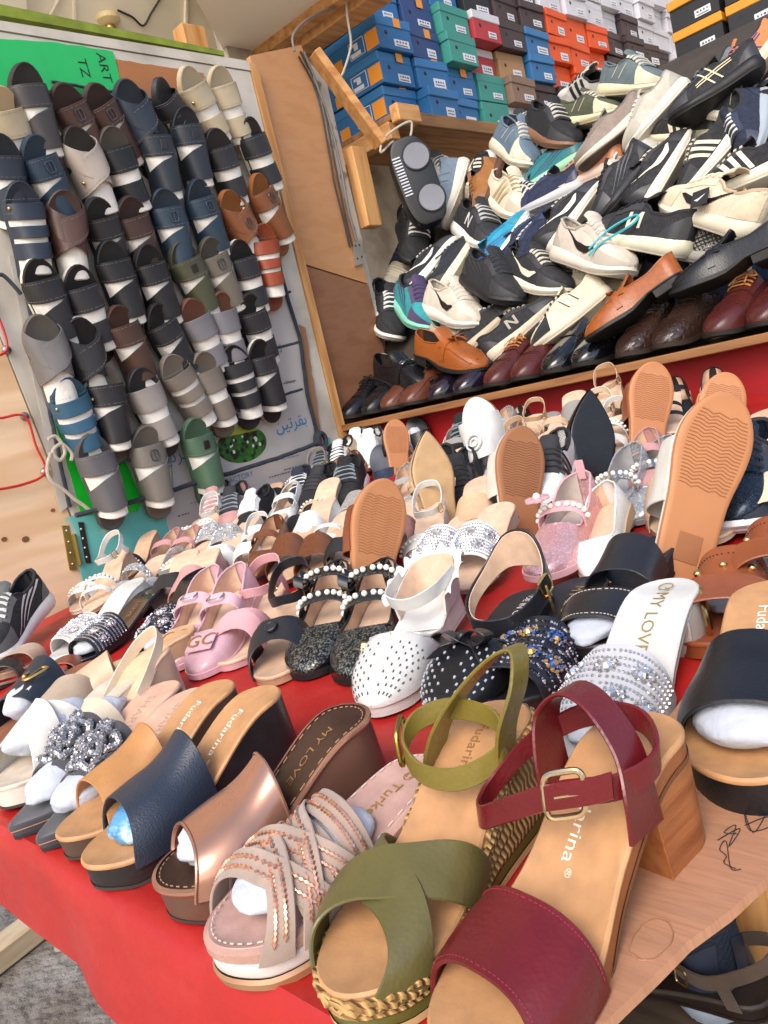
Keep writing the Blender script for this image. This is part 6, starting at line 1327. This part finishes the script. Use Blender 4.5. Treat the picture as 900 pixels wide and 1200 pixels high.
HEAP = [
 ('black trainer with a white swoosh stripe standing on its toe at the left end', 432, 345, 474, 412, 'r', .5, .05, dict(col=K, sole=Wt)),
 ('teal and purple running shoe beside the leftmost black trainer', 462, 345, 512, 392, 'r', .5, .05, dict(col='#2f8f96', sole='#7fc4b0', style='runner', acc='#4a3f66', over='#463a5c')),
 ('cream trainer with a black swoosh stripe above the tan bow loafer', 495, 358, 566, 384, 'u', .5, .06, dict(col='#cfc7b8', sole='#d8d2c6', acc='#1c1c1e', lining='#bdb4a4', lace='#d6d0c4', over='#c9c0b0')),
 ('all black runner with a chunky black sole in the middle left', 533, 318, 622, 362, 'u', .5, .08, dict(col='#26272b', sole='#1b1c1f', style='runner', acc='#34373d')),
 ('black trainer with a white swoosh and white sole leaning up at the left', 485, 338, 530, 286, 'l', .4, .05, dict(col=K, sole=Wt)),
 ('black and slate runner with a cream sole behind the black runner', 523, 332, 560, 278, 'l', .4, .03, dict(col='#22262c', sole=CR, style='runner', acc='#2d3a48')),
 ('plain black trainer hanging under the speaker', 474, 262, 492, 318, 'r', .5, .03, dict(col='#26272b', sole='#2a2a2c', style='plain')),
 ('black trainer with a letter mark and white sole under the cream striped one', 535, 262, 585, 292, 'u', .5, .03, dict(col='#26272b', sole=Wt, style='letter', acc='#c8c8c8')),
 ('turquoise running shoe standing toe up with a pale sole', 578, 312, 612, 262, 'l', .5, .05, dict(col='#2a93b5', sole='#dfe2dc', style='runner', acc='#2b4f9c')),
 ('cream trainer with three beige stripes near the speaker', 570, 228, 622, 258, 'u', .5, .03, dict(col='#d6ccb4', sole='#d9d1bd', style='stripes', acc='#b59f78', lining='#c7bda6')),
 ('navy trainer with a white sole standing toe up at mid heap', 625, 308, 646, 256, 'l', .5, .05, dict(col='#1c2740', sole=Wt, style='plain')),
 ('black trainer with a cream swoosh and cream sole above the black laced shoes', 590, 322, 662, 342, 'u', .5, .06, dict(col='#26272b', sole='#d9d4c2', acc='#d9d4c2')),
 ('black trainer with a pale letter patch and wide cream sole over the oxblood shoes', 578, 415, 645, 360, 'l', .55, .05, dict(col='#26272b', sole='#c9bca8', style='letter', acc='#a59f90')),
 ('black trainer with a sand coloured sole under the cream swoosh trainer', 548, 410, 598, 366, 'l', .5, .03, dict(col='#26272b', sole='#bdae98', style='plain')),
 ('beige trainer half hidden behind the tan bow loafer', 505, 400, 556, 410, 'u', .5, .02, dict(col='#bba891', sole='#c9b9a2', style='plain', lining='#8f7f6c')),
 ('pale trainer with a large black swoosh in the centre of the heap', 646, 292, 738, 320, 'u', .5, .09, dict(col='#c9bfb2', sole='#d6cec0', acc='#1a1a1d', lining='#a99f92', lace='#d0c8bb')),
 ('black runner with a cream sole and turquoise loop, lower centre right', 802, 292, 698, 272, 'u', .5, .09, dict(col='#26272b', sole='#d6d2bc', style='letter', acc='#c9c5b5', lace='#1b1c1f')),
 ('cream trainer with black patches and a wide sole above the black patent shoes', 706, 342, 632, 404, 'l', .55, .06, dict(col='#d3c9b2', sole='#cfc4ae', style='skate', acc='#1b1b1d', acc2='#1b1b1d')),
 ('navy trainer with a white swoosh edge left of the pale swoosh trainer', 610, 300, 640, 262, 'l', .5, .04, dict(col='#1e2a44', sole=Wt, style='plain')),
 ('large cream trainer with a black swoosh and black tag at the right', 884, 272, 774, 238, 'u', .5, .1, dict(col='#d3c6ae', sole='#d8ceb8', acc='#17181b', lining='#bda98c', lace='#d8ceb8', over='#cdbfa4')),
 ('grey patterned trainer below the large cream one', 848, 300, 792, 292, 'u', .5, .04, dict(col='#6a6a64', sole='#8f8d84', style='runner', acc='#23231f', um=mat('#85837a', .8, col2='#2a2a28', pat=('knit', 90, .4, .5), name='patterned_knit'))),
 ('slate grey skate shoe with a cream sole on top of the heap', 700, 106, 775, 102, 'u', .5, .06, dict(col='#5f6d72', sole='#d9cfae', style='skate', acc='#45545a', acc2='#d3cab0', lace='#d8d3c0')),
 ('olive skate shoe with a cream sole at the top left of the heap', 652, 146, 722, 132, 'u', .5, .05, dict(col='#4c5040', sole='#d6ccaa', style='skate', acc='#3a3f30', acc2='#cfc6a8', lace='#d8d3c0')),
 ('taupe knit runner pointing down left with a pale sole', 756, 126, 680, 194, 'l', .5, .09, dict(col='#8b7e74', sole='#d2c6b4', style='plain', out='#4a4038', lining='#6d625a', lace='#8b7e74')),
 ('pale grey trainer lying on its side at the top centre', 800, 98, 742, 168, 'l', .5, .07, dict(col='#b9b4a6', sole='#d5d0c4', style='plain', lining='#8d8a80')),
 ('black trainer with crossed cream stripes at the top right, the biggest in the heap', 890, 72, 786, 142, 'u', .45, .13, dict(col='#26272b', sole='#17171a', style='cross', acc='#cdbf9c', lace='#1b1c20')),
 ('black and white trainer with a patterned heel under the crossed stripe shoe', 884, 138, 826, 128, 'u', .5, .06, dict(col='#26272b', sole='#e0d9c6', style='skate', acc='#8f8a78', acc2='#9a957f')),
 ('black and cream trainer under the pale grey one', 826, 158, 768, 160, 'u', .5, .03, dict(col='#22221f', sole='#d3c9ae', style='stripes', acc='#d3c9ae')),
 ('navy knit trainer standing at the right edge', 893, 110, 882, 182, 'l', .5, .08, dict(col='#1d2438', sole='#9aa3ad', style='plain')),
 ('black floral trainer with cream stripes and a thick white sole at the right', 864, 152, 814, 214, 'l', .5, .09, dict(col='#222326', sole='#dcd6c8', style='stripes', acc='#d6ccb0', over='#2f3032')),
 ('black trainer with white stripes cut by the right edge', 905, 196, 838, 226, 'u', .5, .1, dict(col='#222326', sole='#d9d2c0', style='stripes', acc='#d8d0bc')),
 ('black trainer with a big cream swoosh leaning upward at right centre', 762, 232, 806, 160, 'l', .5, .08, dict(col='#26272b', sole='#dad4c4', acc='#d8d0b8')),
 ('large black runner pointing down left in the middle of the heap', 764, 178, 702, 256, 'l', .7, .1, dict(col='#26272b', sole='#202124', style='runner', acc='#303338', lace='#1c1d20')),
 ('pink and orange runner at the centre left', 712, 196, 656, 222, 'u', .5, .04, dict(col='#c9835f', sole='#d8bfae', style='swoosh', acc='#5a3a78')),
 ('navy trainer with a pale grey sole left of the pink runner', 668, 222, 618, 246, 'u', .5, .04, dict(col='#232b45', sole='#b9bcc0', style='plain')),
 ('black trainer with a thin white swoosh above the pale swoosh trainer', 656, 278, 694, 228, 'l', .5, .07, dict(col='#26272b', sole='#dad5c8', acc='#dcd8ca')),
 ('teal and lime runner near the olive skate shoe', 660, 196, 628, 216, 'u', .5, .02, dict(col='#28727a', sole='#8fbf9c', style='runner', acc='#1d3f5c')),
 ('black canvas shoe with a brown gum sole at the upper left', 608, 148, 680, 176, 'u', .5, .05, dict(col='#26272b', sole='#7d5a42', style='plain', lace='#d6d2c8', um=cloth('#1c1c1f'))),
 ('slate blue and cream trainer below the black gum sole shoe', 574, 160, 634, 202, 'u', .5, .05, dict(col='#5d7183', sole='#d6ceb8', style='skate', acc='#46586a', acc2='#d3ccb8', lace='#d8d2c2')),
 ('grey blue trainer standing on its toe right of the speaker with a white sole', 546, 186, 524, 262, 'l', .55, .05, dict(col='#6d7d8c', sole='#dcd6c6', style='skate', acc='#55687a', acc2='#6d7d8c')),
 ('tan suede trainer with a gum sole standing on its toe', 588, 186, 564, 250, 'l', .6, .05, dict(col='#8f5a26', sole='#54382a', style='plain', lace='#8f5a26', um=suede('#8f5a26'), lining='#3a2a1e')),
 ('grey and white trainer with laces hanging just right of the speaker', 516, 192, 506, 256, 'l', .5, .02, dict(col='#6f8189', sole='#d2cdc0', style='plain')),
 ('orange trainer with a purple stripe at the top right corner', 905, 52, 868, 98, 'l', .5, .06, dict(col='#c47a4c', sole='#dcc4a8', style='cross', acc='#4a3570')),
 ('black runner tucked under the black trainer with the cream swoosh', 700, 300, 664, 262, 'l', .5, .02, dict(col='#26272b', sole='#2a2b2e', style='runner', acc='#2f3238')),
 ('white trainer between the taupe knit runner and the skate shoe', 752, 196, 722, 226, 'u', .5, .03, dict(col='#cfcabd', sole='#dcd6c8', style='plain', lining='#9a958a')),
 ('black trainer with a white sole under the large black runner', 760, 262, 716, 232, 'u', .5, .03, dict(col='#26272b', sole='#d9d4c8', style='letter', acc='#d5d0c2')),
 ('grey runner beside the turquoise running shoe', 556, 300, 596, 326, 'u', .5, .02, dict(col='#5a5f66', sole='#cfcabc', style='runner', acc='#2a2c30')),
 ('white trainer with a navy stripe behind the turquoise running shoe', 590, 246, 640, 240, 'u', .5, .02, dict(col='#d3cfc4', sole='#dcd8cc', style='stripes', acc='#27304a', lining='#a9a498')),
]
for i, (lb_, hx, hy, tx, ty, u, k, off, kw) in enumerate(HEAP):
    sneaker(lb_, hm(hx, hy, tx, ty, u, k, off), side=1 if i % 2 else -1, **kw)
# tan and black slip-ons lying on the trainers
t = formal('tan woven loafer with a bow, large, tilted over the croc shoes', hm(800, 318, 684, 394, 'l', .6, .13), TANW, 'loafer', '#1a1716', orn='bow', group='dress shoes lying on the trainers', lining='#2a2320')
formal('tan slip-on with a bow lying at the left end above the chestnut loafers', hm(486, 412, 568, 428, 'u', .8, .09), mat('#94501f', .38, bump=('edge', 160, .6, .002), name='tan_leather'), 'loafer', '#1a1716', orn='bow', group='dress shoes lying on the trainers')
formal('black lug soled loafer with a metal bit at the right', hm(925, 280, 782, 340, 'u', .6, .12), lb('#16181b'), 'loafer', '#1c1d1b', orn='bit', group='dress shoes lying on the trainers', lining='#1a1a1c')
formal('black loafer with a silver bit at the left end of the plank', hm(442, 438, 508, 452, 'u', .9, .06), BLF, 'loafer', '#17171a', orn='bit', group='dress shoes lying on the trainers', heel=.02)
# filler: dark trainers further down in the heap
rng = random.Random(12); cols = [('black', '#191a1d'), ('charcoal', '#2b2d31'), ('navy', '#1e2740'), ('grey', '#6d6f72'), ('cream', '#c9bfa8'), ('white', '#cfccc4'), ('black', '#202124'), ('blue', '#2f4f7c')]
k = 0
for ry, xs in ((120, (690, 760, 840, 930)), (160, (620, 700, 770, 850, 945)), (205, (520, 575, 640, 720, 790, 860, 950)), (250, (500, 560, 620, 690, 750, 820, 885, 965)), (295, (480, 545, 600, 660, 720, 790, 850, 940)), (340, (460, 520, 580, 640, 690, 745, 830, 880, 960)), (385, (470, 540, 600, 660, 720))):
    for px in xs:
        a = rng.uniform(0, 2*PI); cn, cc = rng.choice(cols); dx, dy = 34*cos(a), 24*sin(a); py = ry+rng.uniform(-8, 8)
        sneaker(f'{cn} trainer deep in the heap, {ORD[xs.index(px)]} along in buried tier {["one","two","three","four","five","six","seven"][[120,160,205,250,295,340,385].index(ry)]} from the top', hm(px-dx, py-dy, px+dx, py+dy, rng.choice('ulr'), rng.uniform(.3, 1.5), -.015, Lr=.28), cc, rng.choice([Wt, CR, '#26272a', '#b9b4a8']), rng.choice([Wt, '#2a2b2f', CR]), rng.choice(['swoosh', 'runner', 'letter', 'stripes', 'plain'])); k += 1
teal = mat('#35a9b5', .5, name='turquoise_cord'); P = [hp(*p, .16) for p in ((690, 292), (715, 268), (745, 252), (742, 262), (705, 285), (690, 300))]
tag(obj('lace_loop', MB().tube(crom(P, 8), .003, 5), teal), 'turquoise cord loop tying trainers together in the middle of the heap', 'cord')
tg_ = hp(820, 232, .17); tt_ = thing('shoe_tag', 'black swing tag with a white check mark on the large cream trainer', 'tag', fr(tg_, tg_+US, HN))
obj('card', MB().box((0, 0, 0), (.04, .05, .002), .0005), INK, tt_, 0)
mb = MB(); q = [(-.013, -.004), (-.004, -.01), (.014, .008), (-.003, -.002)]; mb.add([(x, y, .0016) for x, y in q], [(0, 1, 2, 3)]); obj('check_mark', mb, mat('#e4e4e0', .6, name='print'), tt_, 0, False)
# ---------------------------------------------------------------- tidy: Empties go to the base of their things
bpy.context.view_layer.update()
for o in list(SC.objects):
    if o.type == 'EMPTY' and o.parent is None and o.matrix_world.translation.length < 1e-6 and o.children:
        pts = [c.matrix_world @ V(b) for c in o.children for b in c.bound_box]
        lo = V([min(p[i] for p in pts) for i in range(3)]); hi = V([max(p[i] for p in pts) for i in range(3)])
        s = V(((lo.x+hi.x)/2, (lo.y+hi.y)/2, lo.z)); o.location = s
        for c in o.children: c.location = c.location-s
bpy.context.view_layer.update()
STUFF = {'stitching', 'rhinestones', 'rosette', 'perforations', 'punched_holes', 'pearls', 'print', 'screws', 'tread', 'laces', 'side_print', 'side_patch', 'small_print', 'cow_print', 'ruffle', 'chain', 'studs', 'side_stripes', 'side_mark', 'overlay', 'toe_seam', 'side_strap', 'lettering', 'grille', 'plait', 'pen_scribble', 'rhinestone_flower', 'flower_petals', 'metal_bit'}
for o in SC.objects:
    if o.parent and o.type == 'MESH' and o.name.split('.')[0] in STUFF: o['kind'] = 'stuff'
